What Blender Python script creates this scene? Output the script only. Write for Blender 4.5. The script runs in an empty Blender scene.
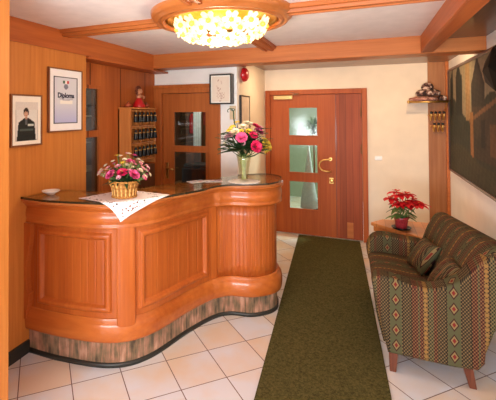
import bpy, bmesh, math, random
from mathutils import Vector, Matrix, Euler
random.seed(7)
PI = math.pi
scene = bpy.context.scene
COL = scene.collection

# ------------------------------------------------------------------ camera, world, lights, exposure
F, CX, CY = 393.1, 197.1, 106.3
yw, pt, rl = math.radians(-23.19), math.radians(1.02), math.radians(-0.30)
A_ = Matrix(((math.cos(yw), -math.sin(yw), 0), (math.sin(yw), math.cos(yw), 0), (0, 0, 1)))
B_ = Matrix(((1, 0, 0), (0, math.cos(pt), math.sin(pt)), (0, -math.sin(pt), math.cos(pt))))
P_ = Matrix(((1, 0, 0), (0, 0, -1), (0, 1, 0)))
C_ = Matrix(((math.cos(rl), -math.sin(rl), 0), (math.sin(rl), math.cos(rl), 0), (0, 0, 1)))
M_ = C_ @ P_ @ B_ @ A_
cam_d = bpy.data.cameras.new('camera')
cam = bpy.data.objects.new('camera', cam_d); COL.objects.link(cam)
rot = Matrix((M_[0], -M_[1], -M_[2])).transposed()
cam.matrix_world = Matrix.Translation((0, 0, 1.75)) @ rot.to_4x4()
cam_d.sensor_fit = 'HORIZONTAL'; cam_d.sensor_width = 36
cam_d.lens = F / 496 * 36
cam_d.shift_x = (248 - CX) / 496
cam_d.shift_y = (CY - 200) / 496
cam_d.clip_start = 0.05
scene.camera = cam

scene.view_settings.view_transform = 'Standard'
scene.view_settings.look = 'None'
scene.view_settings.gamma = 1
scene.view_settings.use_curve_mapping = False
scene.view_settings.exposure = 0.18

w = bpy.data.worlds.new('world'); scene.world = w; w.use_nodes = True
w.node_tree.nodes['Background'].inputs[0].default_value = (0.95, 0.97, 1.0, 1)
w.node_tree.nodes['Background'].inputs[1].default_value = 1.1

def light(name, kind, loc, energy, color, size=0.1, size_y=None, target=None, spread=None):
    d = bpy.data.lights.new(name, kind); d.energy = energy; d.color = color
    if kind == 'AREA':
        d.size = size
        if size_y: d.shape = 'RECTANGLE'; d.size_y = size_y
        if spread: d.spread = spread
    else: d.shadow_soft_size = size
    o = bpy.data.objects.new(name, d); COL.objects.link(o); o.location = loc
    if target:
        o.rotation_euler = (Vector(target) - Vector(loc)).to_track_quat('-Z', 'Y').to_euler()
    return o
# added fill light behind the camera, tilted up to brighten the ceiling
light('front_fill', 'AREA', (-0.7, -1.9, 1.1), 205, (0.84, 0.94, 1.0), 3.0, 1.0, (-0.7, 3, 4.3))
# warm ceiling downlights tucked behind the beam over the coat corner and by the door
light('downlight_coat_corner', 'AREA', (0.45, 4.42, 2.36), 13, (1.0, 0.68, 0.36), 0.12, None, (0.40, 5.8, 0.9))
light('downlight_entrance', 'AREA', (-0.85, 5.0, 2.38), 9, (1.0, 0.74, 0.44), 0.12, None, (-1.05, 5.1, 0.6))
light('ceiling_lamp_bulb', 'POINT', (-0.92, 2.59, 2.17), 22, (1.0, 0.84, 0.62), 0.12)
light('office_light', 'AREA', (-2.0, 5.0, 2.3), 9, (1.0, 0.9, 0.75), 0.3, None, (-2.6, 5.5, 1.4))
light('vestibule_fill', 'AREA', (-0.2, 6.7, 2.35), 75, (0.95, 1.0, 0.95), 0.5, None, (-0.95, 6.5, 0.3))  # lamp added out of sight to brighten what the door panes show

# ------------------------------------------------------------------ materials
def lin(c):
    return tuple(((x / 255) / 12.92 if x / 255 <= 0.04045 else ((x / 255 + 0.055) / 1.055) ** 2.4) for x in c) + (1,)

def base_mat(name):
    m = bpy.data.materials.new(name); m.use_nodes = True
    nt = m.node_tree; b = nt.nodes['Principled BSDF']
    return m, nt, b

def plain(name, rgb, rough=0.5, metal=0.0, coat=0.0, var=0.08, vscale=20, bump=0.0, emit=None, est=0, trans=0, ior=1.45, alpha=1, spec=None):
    m, nt, b = base_mat(name)
    c = lin(rgb)
    tc = nt.nodes.new('ShaderNodeTexCoord'); n = nt.nodes.new('ShaderNodeTexNoise'); n.inputs['Scale'].default_value = vscale
    nt.links.new(tc.outputs['Object'], n.inputs['Vector'])
    r = nt.nodes.new('ShaderNodeValToRGB')
    r.color_ramp.elements[0].position = 0.3; r.color_ramp.elements[1].position = 0.7
    r.color_ramp.elements[0].color = tuple(x * (1 - var) for x in c[:3]) + (1,)
    r.color_ramp.elements[1].color = tuple(min(1, x * (1 + var)) for x in c[:3]) + (1,)
    nt.links.new(n.outputs['Fac'], r.inputs['Fac']); nt.links.new(r.outputs['Color'], b.inputs['Base Color'])
    b.inputs['Roughness'].default_value = rough; b.inputs['Metallic'].default_value = metal
    b.inputs['Coat Weight'].default_value = coat; b.inputs['Coat Roughness'].default_value = 0.12
    b.inputs['Transmission Weight'].default_value = trans; b.inputs['IOR'].default_value = ior
    if spec is not None: b.inputs['Specular IOR Level'].default_value = spec
    if emit: b.inputs['Emission Color'].default_value = lin(emit); b.inputs['Emission Strength'].default_value = est
    if bump:
        bp = nt.nodes.new('ShaderNodeBump'); bp.inputs['Strength'].default_value = bump; bp.inputs['Distance'].default_value = 0.01
        nt.links.new(n.outputs['Fac'], bp.inputs['Height']); nt.links.new(bp.outputs['Normal'], b.inputs['Normal'])
    return m

def wood(name, light_c, dark_c, axis='Z', rough=0.35, coat=0.3, plank=None, plank_axis='X', grain=1.0, contrast=0.35):
    """grain runs along axis; optional plank seams every `plank` metres along plank_axis"""
    m, nt, b = base_mat(name)
    N, L = nt.nodes, nt.links
    tc = N.new('ShaderNodeTexCoord'); mp = N.new('ShaderNodeMapping')
    s = [38 * grain] * 3; s['XYZ'.index(axis)] = 1.6 * grain
    mp.inputs['Scale'].default_value = s
    L.new(tc.outputs['Object'], mp.inputs['Vector'])
    n = N.new('ShaderNodeTexNoise'); n.inputs['Scale'].default_value = 1.0; n.inputs['Detail'].default_value = 6; n.inputs['Roughness'].default_value = 0.6
    L.new(mp.outputs[0], n.inputs['Vector'])
    mp2 = N.new('ShaderNodeMapping'); s2 = [5] * 3; s2['XYZ'.index(axis)] = 0.5; mp2.inputs['Scale'].default_value = s2
    L.new(tc.outputs['Object'], mp2.inputs['Vector'])
    n2 = N.new('ShaderNodeTexNoise'); n2.inputs['Scale'].default_value = 1.0; n2.inputs['Detail'].default_value = 2
    L.new(mp2.outputs[0], n2.inputs['Vector'])
    mx = N.new('ShaderNodeMath'); mx.operation = 'MULTIPLY_ADD'; mx.inputs[1].default_value = 0.55
    L.new(n.outputs['Fac'], mx.inputs[0])
    m2 = N.new('ShaderNodeMath'); m2.operation = 'MULTIPLY'; m2.inputs[1].default_value = 0.45
    L.new(n2.outputs['Fac'], m2.inputs[0]); L.new(m2.outputs[0], mx.inputs[2])
    r = N.new('ShaderNodeValToRGB'); r.color_ramp.elements[0].position = 0.5 - contrast / 2; r.color_ramp.elements[1].position = 0.5 + contrast / 2
    r.color_ramp.elements[0].color = lin(dark_c); r.color_ramp.elements[1].color = lin(light_c)
    L.new(mx.outputs[0], r.inputs['Fac'])
    out = r.outputs['Color']
    if plank:
        sp = N.new('ShaderNodeSeparateXYZ'); L.new(tc.outputs['Object'], sp.inputs[0])
        dv = N.new('ShaderNodeMath'); dv.operation = 'DIVIDE'; dv.inputs[1].default_value = plank
        L.new(sp.outputs[plank_axis], dv.inputs[0])
        fl = N.new('ShaderNodeMath'); fl.operation = 'FLOOR'; L.new(dv.outputs[0], fl.inputs[0])
        fr = N.new('ShaderNodeMath'); fr.operation = 'FRACT'; L.new(dv.outputs[0], fr.inputs[0])
        wn = N.new('ShaderNodeTexWhiteNoise'); wn.noise_dimensions = '1D'; L.new(fl.outputs[0], wn.inputs['W'])
        hs = N.new('ShaderNodeHueSaturation'); L.new(out, hs.inputs['Color'])
        mr = N.new('ShaderNodeMapRange'); mr.inputs['To Min'].default_value = 0.84; mr.inputs['To Max'].default_value = 1.12
        L.new(wn.outputs['Value'], mr.inputs['Value']); L.new(mr.outputs[0], hs.inputs['Value'])
        gt = N.new('ShaderNodeMath'); gt.operation = 'GREATER_THAN'; gt.inputs[1].default_value = 0.035; L.new(fr.outputs[0], gt.inputs[0])
        mm = N.new('ShaderNodeMix'); mm.data_type = 'RGBA'; mm.inputs['A'].default_value = tuple(x * 0.45 for x in lin(dark_c)[:3]) + (1,)
        L.new(gt.outputs[0], mm.inputs['Factor']); L.new(hs.outputs[0], mm.inputs['B']); out = mm.outputs['Result']
    L.new(out, b.inputs['Base Color'])
    b.inputs['Roughness'].default_value = rough; b.inputs['Specular IOR Level'].default_value = 0.3
    b.inputs['Coat Weight'].default_value = coat; b.inputs['Coat Roughness'].default_value = 0.1
    bp = N.new('ShaderNodeBump'); bp.inputs['Strength'].default_value = 0.08; bp.inputs['Distance'].default_value = 0.003
    L.new(n.outputs['Fac'], bp.inputs['Height']); L.new(bp.outputs['Normal'], b.inputs['Normal'])
    return m

def tile_mat():
    m, nt, b = base_mat('floor_tiles'); N, L = nt.nodes, nt.links
    T, U0, V0 = 0.3195, 0.834, 2.698
    tc = N.new('ShaderNodeTexCoord'); sp = N.new('ShaderNodeSeparateXYZ'); L.new(tc.outputs['Object'], sp.inputs[0])
    def math_(op, a, bb=None):
        n = N.new('ShaderNodeMath'); n.operation = op
        for i, v in enumerate((a, bb)):
            if v is None: continue
            if isinstance(v, (int, float)): n.inputs[i].default_value = v
            else: L.new(v, n.inputs[i])
        return n.outputs[0]
    r2 = math.sqrt(0.5)
    u = math_('MULTIPLY', math_('ADD', sp.outputs['X'], sp.outputs['Y']), r2)
    v = math_('MULTIPLY', math_('SUBTRACT', sp.outputs['Y'], sp.outputs['X']), r2)
    us = math_('DIVIDE', math_('SUBTRACT', u, U0), T); vs = math_('DIVIDE', math_('SUBTRACT', v, V0), T)
    def edge(a):
        f = math_('FRACT', a); return math_('MINIMUM', f, math_('SUBTRACT', 1.0, f))
    d = math_('MINIMUM', edge(us), edge(vs))
    g = math_('GREATER_THAN', d, 0.0095)
    cb = N.new('ShaderNodeCombineXYZ'); L.new(math_('FLOOR', us), cb.inputs[0]); L.new(math_('FLOOR', vs), cb.inputs[1])
    wn = N.new('ShaderNodeTexWhiteNoise'); wn.noise_dimensions = '2D'; L.new(cb.outputs[0], wn.inputs['Vector'])
    no = N.new('ShaderNodeTexNoise'); no.inputs['Scale'].default_value = 3.4; no.inputs['Detail'].default_value = 4
    L.new(tc.outputs['Object'], no.inputs['Vector'])
    k = math_('ADD', math_('MULTIPLY', no.outputs['Fac'], 0.75), math_('MULTIPLY', wn.outputs['Value'], 0.25))
    r = N.new('ShaderNodeValToRGB'); e = r.color_ramp.elements
    e[0].position = 0.38; e[0].color = lin((220, 220, 226)); e[1].position = 0.66; e[1].color = lin((224, 202, 180))
    L.new(k, r.inputs['Fac'])
    mm = N.new('ShaderNodeMix'); mm.data_type = 'RGBA'; mm.inputs['A'].default_value = lin((105, 72, 62))
    L.new(g, mm.inputs['Factor']); L.new(r.outputs['Color'], mm.inputs['B']); L.new(mm.outputs['Result'], b.inputs['Base Color'])
    b.inputs['Roughness'].default_value = 0.32
    bp = N.new('ShaderNodeBump'); bp.inputs['Strength'].default_value = 0.3; bp.inputs['Distance'].default_value = 0.003
    L.new(g, bp.inputs['Height']); L.new(bp.outputs['Normal'], b.inputs['Normal'])
    return m

def carpet_mat():
    m, nt, b = base_mat('carpet_pile'); N, L = nt.nodes, nt.links
    tc = N.new('ShaderNodeTexCoord'); n = N.new('ShaderNodeTexNoise'); n.inputs['Scale'].default_value = 160; n.inputs['Detail'].default_value = 3
    n2 = N.new('ShaderNodeTexNoise'); n2.inputs['Scale'].default_value = 60; n2.inputs['Detail'].default_value = 5
    L.new(tc.outputs['Object'], n.inputs['Vector']); L.new(tc.outputs['Object'], n2.inputs['Vector'])
    ad = N.new('ShaderNodeMath'); ad.operation = 'ADD'; L.new(n.outputs['Fac'], ad.inputs[0]); L.new(n2.outputs['Fac'], ad.inputs[1])
    hf = N.new('ShaderNodeMath'); hf.operation = 'MULTIPLY'; hf.inputs[1].default_value = 0.5; L.new(ad.outputs[0], hf.inputs[0])
    r = N.new('ShaderNodeValToRGB'); e = r.color_ramp.elements
    e[0].position = 0.36; e[0].color = lin((58, 54, 28)); e[1].position = 0.64; e[1].color = lin((100, 92, 52))
    L.new(hf.outputs[0], r.inputs['Fac']); L.new(r.outputs['Color'], b.inputs['Base Color'])
    b.inputs['Roughness'].default_value = 0.95; b.inputs['Specular IOR Level'].default_value = 0.1
    bp = N.new('ShaderNodeBump'); bp.inputs['Strength'].default_value = 0.6; bp.inputs['Distance'].default_value = 0.006
    L.new(n.outputs['Fac'], bp.inputs['Height']); L.new(bp.outputs['Normal'], b.inputs['Normal'])
    return m

def plinth_mat():
    m, nt, b = base_mat('ribbed_stone'); N, L = nt.nodes, nt.links
    tc = N.new('ShaderNodeTexCoord'); mp = N.new('ShaderNodeMapping'); mp.inputs['Scale'].default_value = (45, 45, 5)
    L.new(tc.outputs['Object'], mp.inputs['Vector'])
    n = N.new('ShaderNodeTexNoise'); n.inputs['Scale'].default_value = 1; n.inputs['Detail'].default_value = 5; L.new(mp.outputs[0], n.inputs['Vector'])
    mp2 = N.new('ShaderNodeMapping'); mp2.inputs['Scale'].default_value = (14, 14, 9); L.new(tc.outputs['Object'], mp2.inputs['Vector'])
    n2 = N.new('ShaderNodeTexNoise'); n2.inputs['Scale'].default_value = 1; n2.inputs['Detail'].default_value = 3; L.new(mp2.outputs[0], n2.inputs['Vector'])
    ad = N.new('ShaderNodeMath'); ad.operation = 'ADD'; L.new(n.outputs['Fac'], ad.inputs[0]); L.new(n2.outputs['Fac'], ad.inputs[1])
    hf = N.new('ShaderNodeMath'); hf.operation = 'MULTIPLY'; hf.inputs[1].default_value = 0.5; L.new(ad.outputs[0], hf.inputs[0])
    r = N.new('ShaderNodeValToRGB'); e = r.color_ramp.elements
    e[0].position = 0.36; e[0].color = lin((70, 54, 40)); e[1].position = 0.66; e[1].color = lin((200, 154, 126))
    k = e.new(0.46); k.color = lin((122, 98, 70)); k = e.new(0.55); k.color = lin((162, 116, 90))
    L.new(hf.outputs[0], r.inputs['Fac']); L.new(r.outputs['Color'], b.inputs['Base Color'])
    b.inputs['Roughness'].default_value = 0.5
    bp = N.new('ShaderNodeBump'); bp.inputs['Strength'].default_value = 0.6; bp.inputs['Distance'].default_value = 0.006
    L.new(n.outputs['Fac'], bp.inputs['Height']); L.new(bp.outputs['Normal'], b.inputs['Normal'])
    return m

def kilim_mat(name, across, along, off=0.0, period=0.30):
    """woven stripe fabric: stripes side by side across one axis, motifs repeating along the other"""
    m, nt, b = base_mat(name); N, L = nt.nodes, nt.links
    tc = N.new('ShaderNodeTexCoord'); sp = N.new('ShaderNodeSeparateXYZ'); L.new(tc.outputs['Object'], sp.inputs[0])
    def math_(op, a, bb=None):
        n = N.new('ShaderNodeMath'); n.operation = op
        for i, v in enumerate((a, bb)):
            if v is None: continue
            if isinstance(v, (int, float)): n.inputs[i].default_value = v
            else: L.new(v, n.inputs[i])
        return n.outputs[0]
    def mix(f, a, bb):
        n = N.new('ShaderNodeMix'); n.data_type = 'RGBA'; L.new(f, n.inputs['Factor'])
        for nm, v in (('A', a), ('B', bb)):
            if isinstance(v, tuple): n.inputs[nm].default_value = v
            else: L.new(v, n.inputs[nm])
        return n.outputs['Result']
    a = sp.outputs[across]
    if len(along) == 2: l = math_('SUBTRACT', sp.outputs[along[0]], sp.outputs[along[1]])
    else: l = sp.outputs[along]
    t = math_('FRACT', math_('DIVIDE', math_('ADD', a, off + 10), period))
    # stripe ground
    r = N.new('ShaderNodeValToRGB'); r.color_ramp.interpolation = 'CONSTANT'; el = r.color_ramp.elements
    G, R_, O, D, K = lin((84, 82, 56)), lin((96, 50, 38)), lin((118, 92, 54)), lin((46, 38, 30)), lin((72, 62, 44))
    stops = [(0.0, G), (0.22, D), (0.24, K), (0.38, D), (0.40, R_), (0.50, G), (0.53, R_), (0.60, O), (0.67, D), (0.69, G), (0.77, R_), (0.83, K), (0.97, D)]
    el[0].position = 0; el[0].color = G; el[1].position = stops[1][0]; el[1].color = stops[1][1]
    for p, c in stops[2:]:
        k = el.new(p); k.color = c
    L.new(t, r.inputs['Fac'])
    # diamonds in the wide green stripe (0..0.22), pitch 0.085
    def dia(c0, hw, pitch, ph=0.0):
        u = math_('DIVIDE', math_('ABSOLUTE', math_('SUBTRACT', t, c0)), hw)
        f = math_('FRACT', math_('DIVIDE', math_('ADD', l, 10 + ph), pitch))
        vv = math_('MULTIPLY', math_('ABSOLUTE', math_('SUBTRACT', f, 0.5)), 2.0)
        return math_('ADD', u, vv)
    d = dia(0.11, 0.10, 0.10)
    col = r.outputs['Color']
    col = mix(math_('LESS_THAN', d, 0.85), col, lin((62, 34, 30)))
    col = mix(math_('LESS_THAN', d, 0.62), col, lin((134, 112, 74)))
    col = mix(math_('LESS_THAN', d, 0.34), col, lin((120, 42, 36)))
    d2 = dia(0.635, 0.05, 0.030)
    col = mix(math_('LESS_THAN', d2, 0.9), col, lin((142, 106, 58)))
    # fine weave: zigzag specks over the dark stripes
    ck = math_('MULTIPLY', math_('SINE', math_('MULTIPLY', a, 2 * PI / 0.019)), math_('SINE', math_('MULTIPLY', l, 2 * PI / 0.023)))
    zone = math_('MULTIPLY', math_('GREATER_THAN', t, 0.21), math_('LESS_THAN', math_('ABSOLUTE', math_('SUBTRACT', d2, 10.0)), 9.2))
    col = mix(math_('MULTIPLY', math_('GREATER_THAN', ck, 0.42), zone), col, lin((122, 98, 64)))
    col = mix(math_('MULTIPLY', math_('LESS_THAN', ck, -0.42), zone), col, lin((40, 32, 28)))
    L.new(col, b.inputs['Base Color'])
    b.inputs['Roughness'].default_value = 0.9; b.inputs['Specular IOR Level'].default_value = 0.15
    n = N.new('ShaderNodeTexNoise'); n.inputs['Scale'].default_value = 300; L.new(tc.outputs['Object'], n.inputs['Vector'])
    bp = N.new('ShaderNodeBump'); bp.inputs['Strength'].default_value = 0.3; bp.inputs['Distance'].default_value = 0.003
    L.new(n.outputs['Fac'], bp.inputs['Height']); L.new(bp.outputs['Normal'], b.inputs['Normal'])
    return m

def attr_mat(name, rough=0.5, coat=0.0):
    m, nt, b = base_mat(name)
    a = nt.nodes.new('ShaderNodeAttribute'); a.attribute_name = 'col'
    nt.links.new(a.outputs['Color'], b.inputs['Base Color'])
    b.inputs['Roughness'].default_value = rough; b.inputs['Coat Weight'].default_value = coat
    return m

def glass_mat(name, tint=(235, 245, 240), rough=0.02, refl=0.12):
    m = bpy.data.materials.new(name); m.use_nodes = True; nt = m.node_tree; nt.nodes.clear()
    o = nt.nodes.new('ShaderNodeOutputMaterial'); mx = nt.nodes.new('ShaderNodeMixShader')
    t = nt.nodes.new('ShaderNodeBsdfTransparent'); t.inputs[0].default_value = lin(tint)
    g = nt.nodes.new('ShaderNodeBsdfGlossy'); g.inputs['Roughness'].default_value = rough
    lw = nt.nodes.new('ShaderNodeLayerWeight'); lw.inputs[0].default_value = 0.35
    ad = nt.nodes.new('ShaderNodeMath'); ad.operation = 'MULTIPLY_ADD'; ad.inputs[1].default_value = 0.5; ad.inputs[2].default_value = refl
    gm = nt.nodes.new('ShaderNodeNewGeometry'); iv = nt.nodes.new('ShaderNodeMath'); iv.operation = 'SUBTRACT'; iv.inputs[0].default_value = 1.0
    ml = nt.nodes.new('ShaderNodeMath'); ml.operation = 'MULTIPLY'
    nt.links.new(gm.outputs['Backfacing'], iv.inputs[1]); nt.links.new(iv.outputs[0], ml.inputs[0]); nt.links.new(ad.outputs[0], ml.inputs[1])
    nt.links.new(lw.outputs['Fresnel'], ad.inputs[0]); nt.links.new(ml.outputs[0], mx.inputs[0])
    nt.links.new(t.outputs[0], mx.inputs[1]); nt.links.new(g.outputs[0], mx.inputs[2]); nt.links.new(mx.outputs[0], o.inputs[0])
    return m

M = {}
M['tile'] = tile_mat()
M['carpet'] = carpet_mat()
M['plinth'] = plinth_mat()
M['plaster'] = plain('cream_plaster', (240, 222, 200), 0.85, var=0.03, vscale=6, bump=0.05)
M['plaster_white'] = plain('pale_plaster', (250, 245, 240), 0.85, var=0.03, vscale=6, bump=0.05)
M['ceil'] = plain('ceiling_plaster', (242, 232, 228), 0.6, var=0.04, vscale=9, bump=0.1)
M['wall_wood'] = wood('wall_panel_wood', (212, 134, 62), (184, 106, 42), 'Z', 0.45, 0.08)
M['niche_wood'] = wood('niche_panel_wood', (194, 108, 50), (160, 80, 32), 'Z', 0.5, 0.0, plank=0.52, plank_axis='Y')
M['panel_wood'] = wood('coat_panel_wood', (184, 124, 76), (150, 90, 48), 'Z', 0.45, 0.2)
M['soffit_wood'] = wood('soffit_wood', (160, 104, 64), (122, 72, 42), 'X', 0.35, 0.3)
M['beam_x'] = wood('beam_wood_across', (206, 122, 62), (170, 90, 38), 'X', 0.45, 0.1)
M['beam_y'] = wood('beam_wood_along', (198, 108, 50), (162, 78, 32), 'Y', 0.45, 0.1)
M['door_wood'] = wood('door_wood', (186, 94, 38), (154, 68, 24), 'Z', 0.5, 0.0)
M['door_wood_x'] = wood('door_rail_wood', (190, 98, 40), (158, 72, 26), 'X', 0.35, 0.3)
M['office_wood'] = wood('office_door_wood', (196, 110, 50), (162, 82, 32), 'Z', 0.5, 0.0)
M['counter'] = wood('counter_wood', (196, 104, 42), (162, 74, 26), 'Z', 0.36, 0.22)
M['counter_h'] = wood('counter_band_wood', (200, 110, 46), (168, 80, 30), 'X', 0.32, 0.35, grain=0.6)
M['counter_top'] = wood('countertop_wood', (206, 124, 66), (170, 92, 44), 'X', 0.2, 0.8, grain=0.5)
M['table_wood'] = wood('table_wood', (232, 160, 96), (206, 126, 66), 'X', 0.4, 0.3, plank=0.09, plank_axis='X')
M['leg_wood'] = wood('dark_leg_wood', (128, 70, 46), (90, 44, 28), 'Z', 0.4, 0.3)
M['rack_wood'] = wood('rack_wood', (214, 142, 76), (186, 108, 52), 'Z', 0.4, 0.2)
M['dark'] = plain('dark_skirting', (44, 42, 36), 0.4)
M['black'] = plain('black_plastic', (22, 22, 24), 0.35)
M['brass'] = plain('brass', (224, 178, 104), 0.35, metal=1.0)
M['chrome'] = plain('steel', (200, 196, 190), 0.25, metal=1.0)
M['frame_brown'] = wood('frame_brown', (146, 94, 60), (108, 64, 38), 'Z')
M['frame_black'] = plain('frame_black', (36, 28, 26), 0.35)
M['white'] = plain('white_ceramic', (240, 236, 232), 0.2, coat=0.5, var=0.02)
M['paper'] = plain('paper', (238, 232, 224), 0.7, var=0.02)
M['mat_cream'] = plain('mat_board', (246, 238, 224), 0.8, var=0.02)
M['glass'] = glass_mat('clear_glass')
M['door_glass'] = glass_mat('door_glass', (228, 238, 230), 0.12, 0.06)
M['red'] = plain('red_enamel', (196, 26, 34), 0.3, coat=0.4)
M['kil_arm'] = kilim_mat('kilim_upholstery_arm', 'X', 'ZY', off=-0.114, period=0.33)
M['kil_seat'] = kilim_mat('kilim_upholstery_seat', 'Y', 'XZ', off=0.05)
M['kil_back'] = kilim_mat('kilim_upholstery_back', 'Y', 'Z', off=0.12, period=0.28)
M['kil_pillow'] = kilim_mat('kilim_cushion', 'Y', 'XZ', off=0.2, period=0.2)
M['leaf'] = plain('green_leaf', (46, 72, 36), 0.5, var=0.35, vscale=40)
M['leaf_light'] = plain('light_leaf', (96, 118, 56), 0.5, var=0.3, vscale=40)
M['stem'] = plain('stem_green', (96, 128, 66), 0.5, var=0.2)
M['poin'] = plain('red_bract', (206, 22, 34), 0.5, var=0.2, vscale=30)
M['pink'] = plain('pink_petal', (232, 84, 138), 0.5, var=0.4, vscale=60)
M['magenta'] = plain('magenta_petal', (216, 38, 92), 0.5, var=0.4, vscale=60)
M['palepink'] = plain('pale_pink_petal', (244, 176, 186), 0.5, var=0.1, vscale=60)
M['cream'] = plain('cream_petal', (246, 232, 204), 0.5, var=0.06, vscale=60)
M['yellow'] = plain('yellow_petal', (238, 204, 70), 0.5, var=0.1, vscale=60)
M['wicker'] = plain('wicker', (190, 128, 58), 0.6, var=0.3, vscale=90)
M['pot_red'] = plain('red_foil', (158, 46, 52), 0.3, var=0.3, vscale=60, coat=0.3)

# ------------------------------------------------------------------ mesh helpers (all in world coordinates)
def bm_new(): return bmesh.new()

def box(bm, x0, x1, y0, y1, z0, z1):
    v = [bm.verts.new(p) for p in ((x0, y0, z0), (x1, y0, z0), (x1, y1, z0), (x0, y1, z0), (x0, y0, z1), (x1, y0, z1), (x1, y1, z1), (x0, y1, z1))]
    for f in ((0, 3, 2, 1), (4, 5, 6, 7), (0, 1, 5, 4), (1, 2, 6, 5), (2, 3, 7, 6), (3, 0, 4, 7)):
        bm.faces.new([v[i] for i in f])
    return v

def obj(name, bm, mat, parent=None, smooth=False, bevel=0, kind=None, label=None, sub=0, segs=2, autosmooth=False):
    bmesh.ops.recalc_face_normals(bm, faces=bm.faces)
    if parent is not None:
        pl = Vector((0, 0, 0)); q = parent
        while q: pl += q.location; q = q.parent
        bmesh.ops.translate(bm, verts=bm.verts, vec=-pl)
    me = bpy.data.meshes.new(name); bm.to_mesh(me); bm.free()
    if smooth:
        for p in me.polygons: p.use_smooth = True
    me.materials.append(mat if not isinstance(mat, str) else M[mat])
    o = bpy.data.objects.new(name, me); COL.objects.link(o)
    if parent is not None: o.parent = parent
    if bevel:
        b = o.modifiers.new('bevel', 'BEVEL'); b.width = bevel; b.segments = segs; b.limit_method = 'ANGLE'; b.angle_limit = 0.6
    if sub:
        s = o.modifiers.new('sub', 'SUBSURF'); s.levels = sub; s.render_levels = sub
    if kind: o['kind'] = kind
    if label: o['label'] = label
    return o

def thing(name, label, cat, loc, group=None, kind=None):
    o = bpy.data.objects.new(name, None); COL.objects.link(o); o.location = loc; o.empty_display_size = 0.05
    if kind: o['kind'] = kind
    if label: o['label'] = label
    if cat: o['category'] = cat
    if group: o['group'] = group
    return o

def tag(o, label, cat, group=None):
    o['label'] = label; o['category'] = cat
    if group: o['group'] = group
    return o

def struct(name, bm, mat, **k): return obj(name, bm, mat, kind='structure', **k)

def tube(bm, pts, r, seg=8, closed=False, taper=None):
    pts = [Vector(p) for p in pts]; n = len(pts); rings = []
    for i, p in enumerate(pts):
        a = pts[(i - 1) % n] if (closed or i > 0) else p
        b = pts[(i + 1) % n] if (closed or i < n - 1) else p
        t = (b - a).normalized()
        up = Vector((0, 0, 1)) if abs(t.z) < 0.95 else Vector((1, 0, 0))
        u = t.cross(up).normalized(); v = t.cross(u).normalized()
        rr = r if taper is None else r * (1 + (taper - 1) * i / (n - 1))
        rings.append([bm.verts.new(p + (u * math.cos(2 * PI * k / seg) + v * math.sin(2 * PI * k / seg)) * rr) for k in range(seg)])
    m = n if closed else n - 1
    for i in range(m):
        A, B = rings[i], rings[(i + 1) % n]
        for k in range(seg): bm.faces.new((A[k], A[(k + 1) % seg], B[(k + 1) % seg], B[k]))
    if not closed:
        bm.faces.new(rings[0][::-1]); bm.faces.new(rings[-1])

def lathe(bm, c, prof, seg=32, sx=1, sy=1, mtx=None):
    """prof: list of (r, z)"""
    rings = []
    for r, z in prof:
        if r < 1e-5:
            p = Vector((0, 0, z)); p = mtx @ p if mtx else p
            rings.append([bm.verts.new(Vector(c) + p)])
        else:
            ring = []
            for k in range(seg):
                p = Vector((r * sx * math.cos(2 * PI * k / seg), r * sy * math.sin(2 * PI * k / seg), z))
                if mtx: p = mtx @ p
                ring.append(bm.verts.new(Vector(c) + p))
            rings.append(ring)
    for A, B in zip(rings, rings[1:]):
        if len(A) == 1 and len(B) == 1: continue
        for k in range(seg):
            a, a2 = A[k % len(A)], A[(k + 1) % len(A)]; b, b2 = B[k % len(B)], B[(k + 1) % len(B)]
            f = []
            for q in (a, a2, b2, b):
                if q not in f: f.append(q)
            if len(f) > 2: bm.faces.new(f)
    if len(rings[0]) > 1 and False: bm.faces.new(rings[0])

def ball(bm, c, r, sx=1, sy=1, sz=1, n=10, seg=16, jit=0):
    prof = [(r * math.sin(PI * i / n), -r * math.cos(PI * i / n)) for i in range(n + 1)]
    before = len(bm.verts)
    lathe(bm, (0, 0, 0), prof, seg)
    bm.verts.ensure_lookup_table()
    for v in bm.verts[before:]:
        v.co = Vector((v.co.x * sx, v.co.y * sy, v.co.z * sz)) * (1 + random.uniform(-jit, jit)) + Vector(c)

def catmull(P, n=16):
    P = [Vector(p) for p in P]; P = [2 * P[0] - P[1]] + P + [2 * P[-1] - P[-2]]; o = []
    for i in range(1, len(P) - 2):
        a, b, c, d = P[i - 1:i + 3]
        for k in range(n):
            t = k / n
            o.append(0.5 * (2 * b + (c - a) * t + (2 * a - 5 * b + 4 * c - d) * t * t + (3 * b - a - 3 * c + d) * t ** 3))
    o.append(P[-2]); return o

def prism_xy(bm, poly, z0, z1):
    a = [bm.verts.new((x, y, z0)) for x, y in poly]; b = [bm.verts.new((x, y, z1)) for x, y in poly]
    n = len(poly)
    bm.faces.new(a[::-1]); bm.faces.new(b)
    for i in range(n): bm.faces.new((a[i], a[(i + 1) % n], b[(i + 1) % n], b[i]))

# ------------------------------------------------------------------ SETTING
H = 2.445       # ceiling
XL, XS, XR = -2.31, -1.38, 0.96
YA, YB = 4.41, 5.80
bm = bm_new(); box(bm, -3.2, 1.6, -2.2, 8.6, -0.05, 0); struct('floor', bm, 'tile')
bm = bm_new(); box(bm, -3.2, 1.6, -2.2, 8.6, H, H + 0.05); struct('ceiling', bm, 'ceil')
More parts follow.
